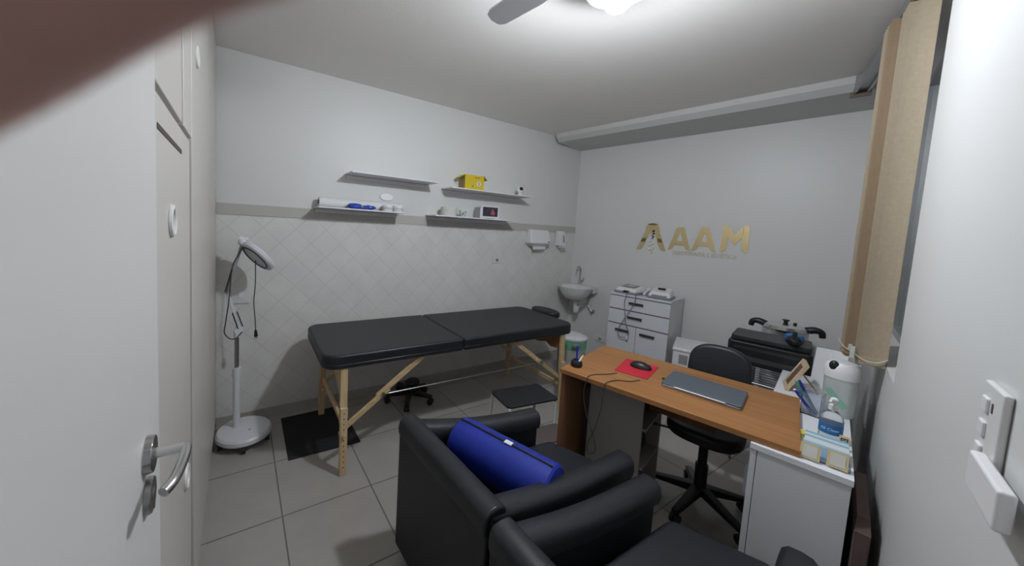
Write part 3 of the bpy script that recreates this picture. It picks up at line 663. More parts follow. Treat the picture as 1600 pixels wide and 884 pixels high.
t = thing('mouse_pad', 'small red square mouse pad on the wooden desk', 'mouse pad', (1.88, 1.04, .7505), R_(-72))
obj('pad', MB().prism([(-.085, -.125), (.075, -.125), (.085, .12), (-.085, .12)], 0, .003), red_m, t, .001)
t = thing('computer_mouse', 'black wired computer mouse on the red pad', 'mouse', (1.905, 1.035, .7535), R_(-70))
ms = MB().sph((0, 0, .004), .05, (1.1, .66, .62), 24, 14)
for v in ms.b.verts: v.co.z = max(v.co.z, 0)
obj('shell', ms, black_p, t); obj('scroll_wheel', MB().cyl((.03, -.004, .027), (.03, .004, .027), .008, .008, 14), grey_p, t)
lp = thing('laptop', 'closed blue-grey laptop lying on the desk', 'laptop', (1.928, .735, .7505), R_(-77.5))
obj('base', MB().prism(rrect(-.155, .155, -.115, .115, (.01,) * 4), 0, .010), mat('laptop_base', (.30, .31, .33), .4, .6), lp, .002)
obj('lid', MB().prism(rrect(-.155, .155, -.115, .115, (.01,) * 4), .0105, .018), laptop_m, lp, .002)
obj('hinge', MB().cyl((-.10, -.114, .011), (.10, -.114, .011), .004, .004, 10), alu, lp)
obj('stopper', MB().cyl((-.155, -.02, .005), (-.175, -.02, .005), .004, .004, 8), black_p, lp)
cbl = MB(); cbl.tube([dkp(*p) for p in ((.345, .18, .755), (.31, .12, .7535), (.27, .09, .7535), (.25, .05, .7535), (.243, .004, .754), (.240, -.010, .735), (.235, -.012, .62), (.21, -.014, .50), (.185, -.014, .42), (.195, -.014, .375), (.225, -.014, .40), (.215, -.014, .46), (.17, -.014, .56), (.145, -.014, .66), (.150, -.010, .735), (.152, .004, .754), (.155, .05, .7535), (.20, .12, .7535), (.235, .17, .7575))], .0021, 8)
o = obj('mouse_cable', cbl, cable_m); tag(o, 'thin dark cable looping from laptop and mouse over the desk edge', 'cable')
t = thing('pen_stand', 'small black pen stand at the left corner of the desk', 'pen holder', dkp(.045, .10), 0)
obj('bowl', MB().lathe([(.0, 0), (.026, 0), (.031, .012), (.029, .028), (.022, .038), (.016, .036), (.012, .02), (0, .02)]), black_p, t)
t = thing('pen', 'blue pen standing upright in the black pen stand', 'pen', dkp(.045, .098, .775)); t.rotation_euler = (R_(-3), R_(2), 0)
obj('barrel', MB().cyl((0, 0, 0), (0, 0, .06), .0045, .005, 10), navy, t); obj('cap', MB().cyl((0, 0, .055), (0, 0, .088), .0065, .004, 10), navy, t)
t = thing('pen', 'white marker leaning in the black pen stand', 'pen', dkp(.058, .085, .772)); t.rotation_euler = (R_(10), R_(30), 0)
obj('barrel', MB().cyl((0, 0, 0), (0, 0, .045), .005, .005, 10), white_p, t); obj('tip', MB().cyl((0, 0, .045), (0, 0, .056), .004, .002, 10), offw_p, t)

# ------------------------------------------------------------------ office chair
oc = thing('office_chair', 'black leather swivel office chair behind the desk', 'chair', (2.18, .80, 0), R_(12))
star(oc, .25, .13, 5, R_(95))
obj('gas_column', MB().cyl((0, 0, .08), (0, 0, .25), .030).cyl((0, 0, .25), (0, 0, .42), .022), black_p, oc)
seat = MB().prism([(.172 * (abs(math.cos(a)) ** .75) * math.copysign(1, math.cos(a)), .172 * (abs(math.sin(a)) ** .75) * math.copysign(1, math.sin(a))) for a in [2 * PI * k / 36 for k in range(36)]], .43, .50, Matrix.Translation((-.03, 0, 0)))
obj('seat', seat, black_l, oc, .028, 5)
obj('seat_plate', MB().lim(-.09, .08, -.07, .07, .405, .43), black_p, oc, .004)
obj('back_stem', MB().tube([(.02, 0, .415), (.20, 0, .42), (.25, 0, .50), (.235, 0, .72)], .016, 10), black_p, oc)
bkp = [(.150 * (abs(math.cos(a)) ** .8) * math.copysign(1, math.cos(a)), .150 * (abs(math.sin(a)) ** .65) * math.copysign(1, math.sin(a))) for a in [2 * PI * k / 36 for k in range(36)]]
mback = Matrix.Translation((.20, 0, .725)) @ Matrix.Rotation(R_(8), 4, 'Y') @ Matrix(((0, 0, 1, 0), (1, 0, 0, 0), (0, 1, 0, 0), (0, 0, 0, 1)))
obj('backrest', MB().prism(bkp, -.03, .03, mback), black_l, oc, .024, 5)
obj('lever', MB().tube([(-.03, .03, .41), (-.08, .20, .41), (-.09, .235, .41)], .006, 8).sph((-.092, .245, .412), .016, (1, 1.6, .9)), black_p, oc)

# ------------------------------------------------------------------ long white cabinet along the window wall
cb_ang = R_(10.5)
wc = thing('white_cabinet', 'long low white cabinet along the window wall, holding bottle and printer clutter', 'cabinet', (1.675, .33, 0), cb_ang)
CWL = 1.17
def cq(t, o): return (t, o)
obj('top', MB().lim(-.0, CWL, -.128, .132, .703, .725), mat('cabinet_top_white', (.74, .75, .78), .35), wc, .0015)
obj('side_panel', MB().lim(.004, .022, -.124, .110, 0, .703), melgrey, wc, .001)
obj('side_panel', MB().lim(CWL - .022, CWL - .004, -.124, .110, 0, .703), melgrey, wc, .001)
obj('back_panel', MB().lim(.022, CWL - .022, -.124, -.112, 0, .703), melgrey, wc)
obj('base', MB().lim(.022, CWL - .022, -.112, .105, .04, .055), melgrey, wc)
for x0, x1 in ((.004, .385), (.389, .78), (.784, CWL - .004)):
    d = obj('door', MB().lim(x0, x1, .112, .130, .04, .70), melgrey, wc, .001)
    obj('handle', MB().lim(x0 + .03, x0 + .045, .130, .142, .50, .62), grey_p, d, .001)
def wcp(x, y, z=.725): return wc.location + Matrix.Rotation(cb_ang, 3, 'Z') @ Vector((x, y, z))

# wire rack beyond it with printer and pressure cooker
rk = thing('wire_rack', 'grey metal wire rack behind the white cabinet, under the printer', 'rack', (3.22, .80, 0), R_(10))
for x in (-.33, .36):
    for y in (-.16, .16): obj('leg', MB().cyl((x, y, 0), (x, y, .68), .008), wire_m, rk)
def shelf_wires(z):
    w = MB()
    w.tube([(-.33, -.16, z), (.36, -.16, z), (.36, .16, z), (-.33, .16, z), (-.33, -.16, z)], .006, 8, False)
    for k in range(12): x = -.30 + k * .0575; w.cyl((x, -.16, z), (x, .16, z), .0025, .0025, 6)
    return w
for z in (.25, .56, .68): obj('wire_shelf', shelf_wires(z), wire_m, rk)
pr = thing('printer', 'black inkjet printer on the wire rack behind the cabinet', 'printer', (2.97, .79, .688), R_(-90 + 13))     # local -y faces the camera
pr.rotation_euler.z = R_(-78)
obj('body', MB().prism(rrect(-.20, .20, -.15, .15, (.02,) * 4), 0, .145), black_p, pr, .008)
obj('scanner_lid', MB().prism(rrect(-.19, .19, -.11, .15, (.02,) * 4), .147, .178), mat('printer_lid', (.022, .023, .027), .45), pr, .006)
obj('control_panel', MB().hexa([(-.17, -.152, .10), (.17, -.152, .10), (.17, -.148, .10), (-.17, -.148, .10)], [(-.17, -.148, .135), (.17, -.148, .135), (.17, -.140, .135), (-.17, -.140, .135)]), mat('printer_panel', (.03, .03, .035), .2), pr)
obj('paper_slot', MB().lim(-.15, .15, -.154, -.146, .03, .06), mat('slot_grey', (.05, .05, .055), .3), pr)
t = thing('black_pouch', 'small black pouch lying on top of the printer', 'pouch', (2.89, .66, .867), R_(20))
pc = MB().sph((0, 0, .028), .05, (1, .8, .62), 16, 10)
for v in pc.b.verts: v.co += Vector((random.uniform(-1, 1), random.uniform(-1, 1), random.uniform(-1, 1))) * .005; v.co.z = max(0, v.co.z)
obj('pouch_body', pc, black_l2, t, sub=1); obj('pouch_tab', MB().lim(-.015, .015, -.01, .01, .055, .085), black_l2, t, .004)
t = thing('food_container', 'blue round lidded container showing behind the black pouch', 'container', (3.06, .70, .867))
obj('lid', MB().lathe([(0, 0), (.045, 0), (.048, .02), (.04, .035), (0, .04)]), bluew, t); obj('lid_knob', MB().sph((0, 0, .042), .01), bluew, t)
ck = thing('pressure_cooker', 'silver pressure cooker with black side handles behind the printer', 'pressure cooker', (3.43, .84, .688), R_(-80))
obj('pot', MB().lathe([(0, 0), (.115, 0), (.125, .01), (.128, .165), (.13, .17)]), mat('brushed_steel', (.62, .63, .65), .28, .85), ck)
obj('lid', MB().lathe([(.133, .168), (.135, .18), (.12, .20), (.06, .214), (0, .218)]), chrome, ck)
for s in (-1, 1):
    obj('handle', MB().tube([(s * .11, 0, .185), (s * .15, 0, .20), (s * .185, 0, .19), (s * .192, 0, .155)], .024, 10, True, (1.1, .7)), black_p, ck)
obj('valve', MB().cyl((0, 0, .215), (0, 0, .235), .012).cyl((0, 0, .235), (0, 0, .243), .02).cyl((.05, 0, .20), (.05, 0, .228), .010), black_p, ck)
t = thing('paper_stack', 'curled white papers standing on edge between printer and wall', 'papers', wcp(1.02, -.05))
for k in range(4):
    pl = MB(); pts = [(-.02 + .03 * k, -.06 + .008 * k), (-.005 + .03 * k, .0), (-.02 + .03 * k, .06)]
    P = catmull([Vector((x, y, 0)) for x, y in pts], 6); hgt = .20 - .02 * k
    for a, b in zip(P, P[1:]):
        pl.hexa([a, b, b + Vector((.001, 0, 0)), a + Vector((.001, 0, 0))], [a + Vector((.05, 0, hgt)), b + Vector((.05, 0, hgt)), b + Vector((.051, 0, hgt)), a + Vector((.051, 0, hgt))])
    obj('sheet', pl, paper, t)
# picture frame seen edge-on
t = thing('photo_frame', 'pale wooden photo frame leaning back on its easel leg, on the cabinet', 'photo frame', wcp(.84, .098), 0)
# the frame faces the office chair
nf = Matrix.Rotation(R_(18), 4, 'Z') @ Matrix.Rotation(R_(24), 4, 'X')
ff = MB(); W2, H2 = .07, .165
for a in ((-W2, W2, 0, .022), (-W2, W2, H2 - .022, H2), (-W2, -W2 + .022, .022, H2 - .022), (W2 - .022, W2, .022, H2 - .022)):
    ff.box(((a[0] + a[1]) / 2, 0, (a[2] + a[3]) / 2), (a[1] - a[0], .016, a[3] - a[2]), 0, nf)
f = obj('frame', ff, framewood, t, .002)
obj('picture', MB().box((0, .0015, H2 / 2), (W2 * 2 - .04, .006, H2 - .04), 0, nf), mat('brown_photo', (.14, .09, .06), .5, noise=.4, nscale=20), f)
obj('easel_leg', MB().bar(nf @ Vector((0, -.010, .11)), Vector((.04, -.115, .003)), .035, .006), wood('easel_wood', (.22, .15, .09), (.30, .21, .13), 'Z', 18), t)
# pens in clear cup
t = thing('pen_cup', 'clear acrylic pen cup on the white cabinet, stuffed with pens', 'pen cup', wcp(.53, -.012))
cupm = mat('acrylic', (.80, .84, .90), .1, trans=.9, ior=1.2)
cu = MB(); cu.lim(-.032, .032, -.032, -.030, 0, .10).lim(-.032, .032, .030, .032, 0, .10).lim(-.032, -.030, -.030, .030, 0, .10).lim(.030, .032, -.030, .030, 0, .10)
obj('cup_wall', cu, cupm, t); obj('cup_base', MB().lim(-.032, .032, -.032, .032, 0, .004), cupm, t)
def leaning_pen(x, y, tx, ty, L, m, lab, capm):
    p = thing('pen', lab, 'pen', wcp(.53 + x * .7, -.012 + y * .7, .731), 0, 'pens in the clear cup'); p.rotation_euler = (R_(tx), R_(ty), cb_ang)
    obj('barrel', MB().cyl((0, 0, 0), (0, 0, L * .75), .005, .005, 10), m, p); obj('cap', MB().cyl((0, 0, L * .75), (0, 0, L), .006, .005, 10), capm, p)
leaning_pen(.02, -.02, -24, -18, .16, navy, 'long dark blue pen standing highest in the clear cup', navy)
leaning_pen(.0, -.02, -30, -8, .15, green_m, 'green marker pen leaning in the clear cup', green_m)
leaning_pen(-.02, -.015, -34, -22, .13, navy, 'blue pen with white cap leaning lowest in the clear cup', paper)
leaning_pen(-.01, .0, -28, -28, .125, mat('violet', (.10, .04, .35), .4), 'violet pen leaning in the clear cup', navy)
leaning_pen(.01, .01, -20, -30, .12, paper, 'white pen with blue clip in the clear cup', bluew)
# jug with white lid
t = thing('lidded_jar', 'tall frosted jar with rounded white lid and black knob on the cabinet', 'jar', wcp(.62, -.085))
t.location = wcp(.635, -.088)
obj('jar_body', MB().lathe([(.0, 0), (.048, 0), (.052, .005), (.054, .17), (.050, .175)]), frost, t)
jl = obj('jar_lid', MB().lathe([(.057, .17), (.058, .195), (.055, .225), (.042, .24), (0, .244)]), white_p, t)
obj('knob', MB().sph((-.045, .02, .226), .018, (.7, .9, 1.25)), black_p, jl)
obj('green_stripe', MB().bar((-.054, .03, .12), (-.057, -.03, .05), .004, .02, (0, 0, 1)), mat('pale_green_tape', (.22, .46, .34), .5), t)
t = thing('paper_board', 'tall white paper pad leaning on the wall behind the jar', 'paper pad', wcp(.80, -.128), cb_ang)
obj('pad', MB().lim(-.10, .10, -.012, .002, 0, .225), paper, t, .001); obj('backing', MB().lim(-.10, .10, -.016, -.012, 0, .227), offw_p, t)
# sanitizer bottle
sb = thing('sanitizer_bottle', 'clear hand sanitizer pump bottle with blue label on the cabinet', 'bottle', wcp(.285, -.068))
obj('bottle_body', MB().lathe([(0, 0), (.030, 0), (.033, .004), (.033, .085), (.029, .102), (.014, .118), (.012, .126)]), clear, sb)
lb = obj('bottle_label', MB().lathe([(.0335, .034), (.0335, .072), (.0328, .072), (.0328, .034)]), bluew, sb, label='blue label')
obj('pump_collar', MB().lathe([(.014, .124), (.014, .142), (.010, .144), (0, .144)]), white_p, sb)
obj('pump_head', MB().cyl((0, 0, .142), (0, 0, .160), .005).sph((0, 0, .164), .012, (1, 1, .7)).tube([(0, 0, .164), (-.022, .004, .165), (-.030, .006, .158)], .0045, 8), white_p, sb)

def text_mesh(s, size, ext, offset=0):
    cu_ = bpy.data.curves.new('t', 'FONT'); cu_.body = s; cu_.size = size; cu_.extrude = ext; cu_.offset = offset; cu_.align_x = 'CENTER'; cu_.align_y = 'CENTER'
    tmp = bpy.data.objects.new('t', cu_); COL.objects.link(tmp); bpy.context.view_layer.update()
    me = bpy.data.meshes.new_from_object(tmp.evaluated_get(bpy.context.evaluated_depsgraph_get())); bpy.data.objects.remove(tmp); return me
def text_part(name, s, size, ext, m, parent, mtx, offset=0, curve_r=None):
    me = text_mesh(s, size, ext, offset)
    if curve_r:
        for v in me.vertices:
            a = v.co.x / curve_r; r = curve_r + v.co.z; v.co = Vector((math.sin(a) * r, v.co.y, math.cos(a) * r - curve_r))
    me.materials.append(m); me.transform(mtx)
    o = bpy.data.objects.new(name, me); COL.objects.link(o); o.parent = parent; return o
# label text wrapped on the bottle, facing the camera side (-x)
mt_lab = Matrix.Rotation(R_(186), 4, 'Z') @ Matrix.Translation((.0337, 0, .053)) @ Matrix(((0, 0, 1, 0), (1, 0, 0, 0), (0, 1, 0, 0), (0, 0, 0, 1)))
text_part('label_text', 'All Clean', .0145, .0002, paper, lb, mt_lab, 0, .0335)
# card tray
ct = thing('card_tray', 'clear acrylic tray of light blue cards at the near end of the cabinet', 'tray', wcp(.085, -.0, .725), cb_ang)
obj('tray_base', MB().lim(-.035, .12, -.12, -.002, 0, .004), cupm, ct)
obj('tray_front', MB().hexa([(-.040, -.12, 0), (-.037, -.12, 0), (-.037, -.002, 0), (-.040, -.002, 0)], [(-.025, -.12, .05), (-.022, -.12, .05), (-.022, -.002, .05), (-.025, -.002, .05)]), cupm, ct)
for k, (x, m_, h_) in enumerate(((.0, lightblue, .040), (.016, paper, .042), (.032, paper, .044), (.048, lightblue, .046), (.064, paper, .046), (.080, lightblue, .048))):
    obj('card', MB().hexa([(x, -.115, .005), (x + .003, -.115, .005), (x + .003, -.004, .005), (x, -.004, .005)], [(x + .02, -.115, h_), (x + .023, -.115, h_), (x + .023, -.004, h_), (x + .02, -.004, h_)]), m_, ct)
def bcard(label, x, y, z, w, h_, name='bordered_card'):
    t = thing(name, label, 'card', wcp(x, y, z), cb_ang)
    mm = Matrix.Rotation(R_(14), 4, 'Y')
    c = obj('card_border', MB().box((0, 0, h_ / 2), (.003, w, h_), 0, mm), cream_card, t)
    obj('card_face', MB().box((-.002, 0, h_ / 2), (.002, w - .014, h_ - .014), 0, mm), mat('card_face', (.62, .60, .56), .6), c)
    return t
bcard('yellow-bordered square card on the left front of the card tray', .030, -.022, .731, .050, .052)
bcard('yellow-bordered square card on the right front of the card tray', .034, -.088, .731, .050, .054)
t = bcard('small yellow card with a black camera icon behind the bottle', .225, -.104, .745, .026, .034, 'icon_card')
mm = Matrix.Rotation(R_(14), 4, 'Y')
ic = MB(); 
for a in ((-.009, .009, .012, .0145), (-.009, .009, .0275, .03), (-.009, -.0065, .0145, .0275), (.0065, .009, .0145, .0275)): ic.box((-.0035, (a[0] + a[1]) / 2, (a[2] + a[3]) / 2 - .004), (.001, a[1] - a[0], a[3] - a[2]), 0, mm)
ic.torus((-.0035, 0, .017), .0038, .001, 'X', 16, mm)
obj('camera_icon', ic, black_p, t)
t = thing('sticky_notes', 'small yellow pad of sticky notes behind the card tray', 'notes', wcp(.235, .0), R_(30))
obj('notes', MB().lim(-.016, .016, -.016, .016, 0, .014), mat('note_yellow', (.62, .52, .12), .7), t, .001); obj('top_note', MB().hexa([(-.016, -.016, .0145), (.016, -.016, .0145), (.016, .016, .0145), (-.016, .016, .0145)], [(-.016, -.016, .0155), (.016, -.016, .022), (.016, .016, .022), (-.016, .016, .0155)]), MATS['note_yellow'], t)
t = thing('paper_bag', 'brown paper bag wedged in the gap between cabinet and wall', 'bag', rw(.10, .045, 0), cb_ang)
pbm = mat('brown_bag', (.10, .065, .055), .8, noise=.3, nscale=14)
obj('bag_body', MB().hexa([(-.10, -.020, 0), (.30, -.020, 0), (.30, .014, 0), (-.10, .014, 0)], [(-.08, -.022, .56), (.28, -.022, .60), (.28, .016, .60), (-.08, .016, .56)]), pbm, t, .006)
obj('bag_fold', MB().hexa([(-.08, -.022, .56), (.28, -.022, .60), (.28, .014, .60), (-.08, .014, .56)], [(-.05, -.018, .60), (.25, -.018, .62), (.25, .010, .62), (-.05, .010, .60)]), pbm, t)

# ------------------------------------------------------------------ vertical blinds at the window
vb = thing('vertical_blind', 'beige fabric vertical blind gathered at the near side of the window', 'blind', rw(.8, .05, 2.5), cb_ang)
def rwb(t, o, z): return rw(t, .045 + .11 * (t - .58) + o, z)       # along the slightly skewed rail
rl = MB(); slab(rwb, .20, 1.70, -.025, .025, 2.475, 2.50, rl); slab(rwb, .20, 1.70, -.035, -.022, 2.458, 2.50, rl); slab(rwb, .20, 1.70, .022, .035, 2.458, 2.50, rl)
obj('rail', rl, alu, vb, world=True)
for tb in (.30, 1.62): obj('rail_bracket', slab(rwb, tb, tb + .06, -.035, .035, 2.50, 2.558), steel, vb, world=True)
obj('end_cap', slab(rwb, 1.70, 1.715, -.045, .045, 2.44, 2.53), mat('brown_cap', (.16, .12, .09), .5), vb, world=True)
def slat(t0, ang, zb, m, o0=0, w=.092):
    """a fabric slat hanging from the rail, turned ang degrees from square to the wall; slightly bowed across"""
    mb = MB(); N = 6; L = []
    for i in range(N + 1):
        s = (i / N - .5) * w
        bow = .006 * (1 - (2 * i / N - 1) ** 2)
        L.append((t0 + s * math.sin(R_(ang)) + bow, o0 + s * math.cos(R_(ang))))
    for (a, b) in zip(L, L[1:]):
        mb.hexa([rwb(*a, zb), rwb(*b, zb), rwb(b[0] + .0012, b[1], zb), rwb(a[0] + .0012, a[1], zb)], [rwb(*a, 2.46), rwb(*b, 2.46), rwb(b[0] + .0012, b[1], 2.46), rwb(a[0] + .0012, a[1], 2.46)])
    s_ = obj('slat', mb, m, vb, world=True)
    wt = MB(); a, b = L[0], L[-1]
    slab(rwb, t0 - .004, t0 + .010, o0 - w / 2 + .004, o0 + w / 2 - .004, zb - .002, zb + .03, wt) if abs(ang) < 4 else wt.cyl(rwb(*a, zb + .015), rwb(*b, zb + .015), .004)
    obj('weight', wt, m, s_, world=True)
for t0, ang, zb in ((.575, -3, .992), (.592, 2, .992), (.610, 5, .990), (.628, -4, .995), (.650, 6, .992)): slat(t0, ang, zb, blind_m, -.006, .080)
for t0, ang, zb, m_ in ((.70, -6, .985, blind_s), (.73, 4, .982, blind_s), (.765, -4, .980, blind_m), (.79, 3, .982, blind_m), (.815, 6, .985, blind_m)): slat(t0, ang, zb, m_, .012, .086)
ch = MB(); ch.tube([rwb(.565, .045, 1.03), rwb(.560, .02, 1.012), rwb(.560, -.015, 1.010), rwb(.565, -.045, 1.03)], .0018, 6); ch.tube([rwb(.57, .047, 1.03), rwb(.75, .055, 1.02), rwb(.93, .05, 1.02)], .0018, 6)
obj('bead_chain', ch, offw_p, vb, world=True)
obj('chain_clip', MB().box(rwb(.566, .052, 1.035), (.012, .014, .05)).box(rwb(.60, .055, 1.05), (.02, .01, .02)), frost, vb, world=True)

# ------------------------------------------------------------------ light switch by the doorway
t = thing('light_switch', 'white multi-gang switch plate on the right wall at the picture edge', 'switch', rw(-.757, 0, 1.206), cb_ang)
obj('plate', MB().lim(-.063, .03, .0005, .009, -.06, .08), offw_p, t, .003)
for k, z in enumerate((.048, .012, -.024)):
    r_ = obj('rocker', MB().lim(-.012, .014, .008, .0125, z - .011, z + .011), white_p, t, .002)
obj('rocker_slot', MB().lim(-.028, -.022, .0085, .0098, .042, .056), dark_gap, t)
obj('plug_adapter', MB().lim(-.17, -.036, .0092, .024, -.066, -.014), white_p, t, .004)
obj('plug_lower_block', MB().lim(-.03, .0, .0005, .014, -.078, -.062), mat('beige_plug', (.42, .38, .35), .5), t, .003)  # small beige block under the lower edge of the plate

# ------------------------------------------------------------------ logo on the back wall
b0 = bk(1.15, 0, 1.45)
sg = thing('wall_logo_sign', 'gold mirrored AAM logo lettering with tagline on the back wall', 'sign', b0, -PI / 2 + A9)   # local x runs right along the wall, -y faces the room
XR = Matrix.Rotation(R_(90), 4, 'X')
def gold_part(name, polys, m=gold, d=.006, lab=None, par=sg):
    mb = MB()
    for p in polys: mb.prism(p, .001, d, XR)
    return obj(name, mb, m, par, label=lab)
def letter_A(x0, z0, w, h_):
    c = x0 + w / 2
    # left leg, right leg, bar and cap leave the triangular counter open
    tw = w * .16
    L = [(x0, z0), (x0 + w * .10, z0 + .004), (x0 + w * .20, z0 + h_ * .06), (x0 + w * .29, z0 + h_ * .22), (x0 + w * .37, z0 + h_ * .40), (c, z0 + h_ * .78), (c, z0 + h_), (c - tw * .8, z0 + h_), (c - tw * 1.15, z0 + h_ * .93)]
    Rr_ = [(2 * c - x, z) for x, z in L][::-1]
    bar = [(x0 + w * .285, z0 + h_ * .21), (2 * c - x0 - w * .285, z0 + h_ * .21), (2 * c - x0 - w * .37, z0 + h_ * .40), (x0 + w * .37, z0 + h_ * .40)]
    return [L, Rr_, bar]
gold_part('letter', letter_A(-.133, -.078, .195, .225)); gold_part('letter', letter_A(.068, -.072, .190, .225))
def letter_M(x0, z0, w, h_):
    s = w * .24
    A = [(x0, z0), (x0 + s * .5, z0 + .002), (x0 + s * .85, z0 + h_ * .06), (x0 + s, z0 + h_ * .2), (x0 + s, z0 + h_ * .60), (x0 + s, z0 + h_ * .98), (x0 + s * .3, z0 + h_), (x0 + w * .03, z0 + h_ * .97)]
    B = [(2 * x0 + w - x, z) for x, z in A][::-1]
    c = x0 + w / 2
    V = [(x0 + s * .98, z0 + h_ * .56), (c, z0 + h_ * .26), (x0 + w - s * .98, z0 + h_ * .56), (x0 + w - s * .9, z0 + h_ * .98), (x0 + w - s * 1.15, z0 + h_ * .96), (c, z0 + h_ * .60), (x0 + s * 1.15, z0 + h_ * .96), (x0 + s * .9, z0 + h_ * .98)]
    return [A, B, V]
gold_part('letter', letter_M(.288, -.058, .195, .232))
# emblem: arch with spread feet
cx0 = -.286
out_ = [(-.155, -.098), (-.075, .095), (-.072, .135), (-.05, .165), (-.02, .180), (0, .182)]
inn = [(0, .075), (-.035, .065), (-.062, -.02), (-.085, -.065), (-.105, -.092)]
Lp = [(cx0 + x * .90, z) for x, z in out_ + inn]; Rp = [(cx0 - x * .90, z) for x, z in (out_ + inn)[::-1]]
emb = gold_part('emblem_arch', [Lp, Rp])
gold_part('emblem_inlay', [[(cx0 + x, z) for x, z in ((-.088, .022), (-.052, .022), (-.060, -.015), (-.102, -.015))], [(cx0 + x, z) for x, z in ((.055, .03), (.088, .022), (.102, -.015), (.062, -.01))], [(cx0 + x, z) for x, z in ((-.055, .168), (0, .176), (.05, .168), (.03, .158), (-.03, .158))]], mat('emblem_dark', (.18, .14, .07), .4, .6), .0075, None, emb)
mk = MB(); mk.cyl((cx0 + .012, -.006, .098), (cx0 + .012, -.009, .098), .011, .011, 16).cyl((cx0 + .016, -.006, .072), (cx0 + .016, -.009, .072), .010, .010, 16)
mk.bar((cx0 - .005, -.0075, .055), (cx0 + .02, -.0075, .045), .003, .008).bar((cx0 + .02, -.0075, .045), (cx0 + .004, -.0075, .018), .003, .008)
obj('emblem_figure', mk, black_p, emb)
hx = MB()
for z, r in ((-.025, .022), (-.070, .025), (-.11, .018)): hx.torus((cx0, -.004, z), r, .0035, 'Y', 24)
obj('emblem_helix', hx, gold_s, sg)
text_part('tagline', 'FISIOTERAPIA E ESTÉTICA', .052, .002, gold_s, sg, Matrix.Translation((.165, -.003, -.104)) @ Matrix.Diagonal((.84, 1, 1, 1)) @ XR, .0006)

# ------------------------------------------------------------------ black armchairs
def armchair(label, P, group, back_h=.64, arm_h=.56, seat_h=.42):
    """P: plan corners back-far, back-near, front-near, front-far"""
    P = [Vector((*p, 0)) for p in P]
    c = sum(P, Vector()) / 4
    t = thing('black_armchair', label, 'armchair', (c.x, c.y, 0), 0, group)
    BF, BNr, FN, FF = P
    T = .078
    def wall_part(name, a, b, inward, ha, hb, drop=0):
        d = (b - a).normalized(); n = Vector((-d.y, d.x, 0));
        if n.dot(inward) < 0: n = -n
        m_ = MB()
        z = Vector((0, 0, 1)); T0 = T * .82
        m_.hexa([a + z * .05, b + z * .05, b + n * T0 + z * .05, a + n * T0 + z * .05], [a + z * (ha - .06), b + z * (hb - .06), b + n * T0 + z * (hb - .06), a + n * T0 + z * (ha - .06)])
        body = obj(name, m_, black_l2, t, .012, 3, world=True)
        # padded roll on top
        r = MB(); N = 10; rings = []
        for i in range(N + 1):
            f = i / N; p = a.lerp(b, f) ; h = ha + (hb - ha) * f - (.022 if ha != hb else 0) * math.sin(PI * f)
            prof_ = [(-.003, -.080), (-.007, -.045), (-.002, -.014), (.014, .0), (T / 2, .004), (T - .010, .0), (T + .004, -.014), (T + .009, -.045), (T + .003, -.080)]
            rings.append([r.b.verts.new(p + n * u_ + z * (h + v_)) for u_, v_ in prof_])
        for A, B in zip(rings, rings[1:]):
            for k in range(9): r.b.faces.new((A[k], A[(k + 1) % 9], B[(k + 1) % 9], B[k]))
        r.b.faces.new(rings[0][::-1]); r.b.faces.new(rings[-1])
        obj('padded_roll', r, black_l, body, .010, 3, world=True)
        return body
    inw = c - (BF + BNr) / 2
    wall_part('backrest', BF, BNr, inw, back_h, back_h)
    wall_part('armrest', BF + (FF - BF).normalized() * .02, FF, c - (BF + FF) / 2, back_h - .004, arm_h)
    wall_part('armrest', BNr + (FN - BNr).normalized() * .02, FN, c - (BNr + FN) / 2, back_h - .004, arm_h)
    # seat cushion and front rail
    bx = (FF - BF).normalized(); bx2 = (FN - BNr).normalized(); sd = (BNr - BF).normalized()
    a, b = BF + bx * .10 + sd * (T + .01), BNr + bx2 * .10 - sd * (T + .01)
    c1, d1_ = FN - sd * (T + .012) + bx2 * .08, FF + sd * (T + .012) + bx * .05
    z = Vector((0, 0, 1))
    obj('seat_cushion', MB().hexa([q_ + z * (seat_h - .13) for q_ in (a, b, c1, d1_)], [q_ + z * seat_h for q_ in (a, b, c1, d1_)]), black_l2, t, .03, 4, world=True)
    e1, e2 = FN - sd * T, FF + sd * T
    obj('front_rail', MB().hexa([q_ + z * .05 for q_ in (a, b, e1, e2)], [q_ + z * (seat_h - .135) for q_ in (a, b, e1, e2)]), black_l2, t, .008, world=True)
    for p in P:
        q_ = p + (c - p).normalized() * .06; obj('foot', MB().cyl(q_, q_ + z * .052, .018, .024, 14), black_p, t, world=True)
    return t
armchair('black armchair in the foreground with the blue bolster on its seat', [(.60, 1.345), (.622, .742), (1.405, .752), (1.315, 1.265)], 'black foreground armchairs')
armchair('black armchair at the bottom edge, nearest the white cabinet', [(.61, .712), (.62, .10), (1.45, .215), (1.355, .695)], 'black foreground armchairs')
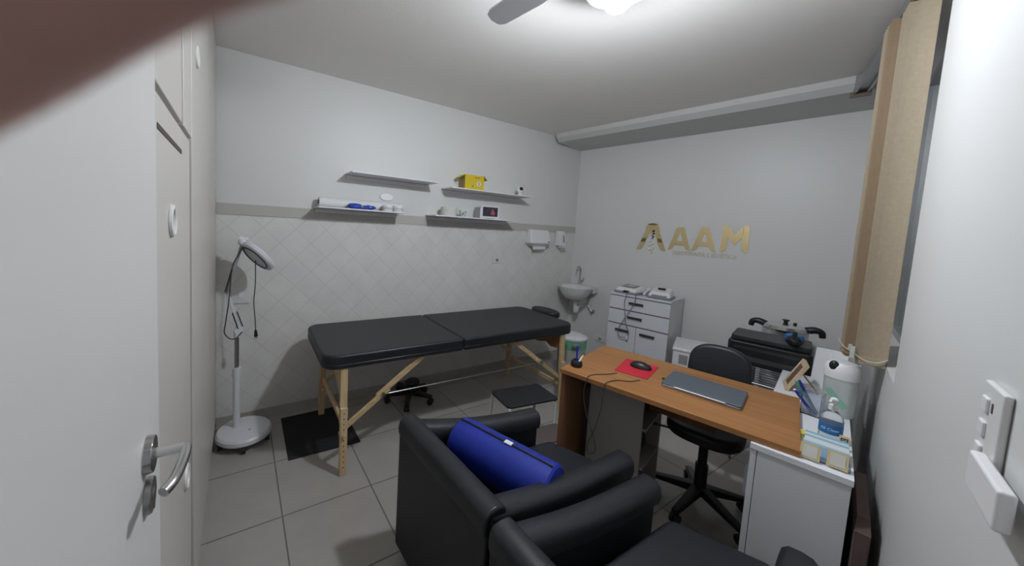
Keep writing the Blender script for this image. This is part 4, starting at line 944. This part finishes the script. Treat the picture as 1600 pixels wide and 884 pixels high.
# bolster
bo = thing('bolster_cushion', 'royal blue cylindrical bolster with black piping lying in the armchair', 'bolster', (.905, 1.02, .425))
A_, B_ = Vector((-.050, .225, .098)), Vector((.085, -.212, .098))
d_ = (B_ - A_).normalized(); q_ = Vector((0, 0, 1)).rotation_difference(d_).to_matrix().to_4x4()
L_ = (B_ - A_).length; mB = Matrix.Translation(A_) @ q_
obj('cover', MB().lathe([(0, -.004), (.05, -.003), (.088, .0), (.096, .008), (.098, .03), (.098, L_ - .03), (.096, L_ - .008), (.088, L_), (.05, L_ + .003), (0, L_ + .004)], m=mB, seg=40), blue_fab, bo)
upd = (Vector((-.02, -.10, 1)) - d_ * Vector((-.02, -.10, 1)).dot(d_)).normalized()
pp = [A_ + d_ * f + upd * .0995 for f in [.01, .06, .12, .2, .3, .4, L_ - .06, L_ - .01]]
obj('zipper', MB().tube(pp, .0045, 8), black_p, bo)
tg = A_ + d_ * (L_ * .56) + upd * .1025
mT = Matrix((d_, d_.cross(upd) * -1, upd)).transposed().to_4x4(); mT.translation = tg
obj('tag', MB().box((0, 0, 0), (.034, .022, .004), 0, mT), paper, bo, .001, label='small white fabric tag')

# ------------------------------------------------------------------ the photographer's hand, its index finger over the corner of the view
hand = thing('person_hand', "person's brown hand, one finger reaching across the upper left corner", 'person', (0, 0, EYE))
HM = Matrix((right, down, fwd)).transposed()            # hand frame: x right, y down, z forward
def hp(x, y, z): return HM @ Vector((x, y, z))
verts, edges, rad = [], [], []
def hv(p, r, par=None):
    verts.append(hp(*p)); rad.append(r)
    if par is not None: edges.append((par, len(verts) - 1))
    return len(verts) - 1
w0 = hv((-.155, .085, -.035), .026)
w1 = hv((-.135, .055, -.025), .026, w0); pm = hv((-.112, .025, -.012), .030, w1)
# index finger
k1 = hv((-.080, .014, .004), .0115, pm); k2 = hv((-.054, -.002, .016), .0095, k1); k3 = hv((-.0335, -.0188, .0235), .0088, k2); k4 = hv((-.0225, -.0252, .0240), .0082, k3); k5 = hv((-.011, -.0268, .0240), .0073, k4); hv((-.004, -.0278, .0240), .0056, k5)
# middle, ring, little fingers curled round the phone, below and behind the lens
for off, sc in ((0, 1), (1, .95), (2, .82)):
    a_ = hv((-.086 - .003 * off, .014 + .019 * off, -.004 - .004 * off), .0105 * sc, pm)
    b_ = hv((-.066 - .003 * off, .020 + .020 * off, -.014), .0095 * sc, a_)
    c_ = hv((-.052 - .003 * off, .026 + .021 * off, -.022), .0085 * sc, b_); hv((-.044 - .003 * off, .030 + .021 * off, -.034), .0070 * sc, c_)
# thumb leaves the side of the palm and closes behind
a_ = hv((-.118, .0, -.035), .0135, pm); b_ = hv((-.098, -.012, -.052), .0115, a_); hv((-.074, -.014, -.058), .0092, b_)
me = bpy.data.meshes.new('hand_skin'); me.from_pydata([tuple(v) for v in verts], edges, [])
ho = bpy.data.objects.new('skin', me); COL.objects.link(ho); ho.parent = hand; me.materials.append(skin_m)
sk_ = ho.modifiers.new('skin', 'SKIN'); sk_.use_smooth_shade = True
for i, r in enumerate(rad): me.skin_vertices[0].data[i].radius = (r, r)
me.skin_vertices[0].data[pm].use_root = True
ss = ho.modifiers.new('sub', 'SUBSURF'); ss.levels = 2; ss.render_levels = 2
nl = MB().sph((0, 0, 0), .0052, (1.15, .9, .25), 16, 8)
nlo = obj('nail', nl, nail_m, hand); nlo.location = hp(-.007, -.0325, .0285); nlo.rotation_euler = (R_(-40), 0, 0)
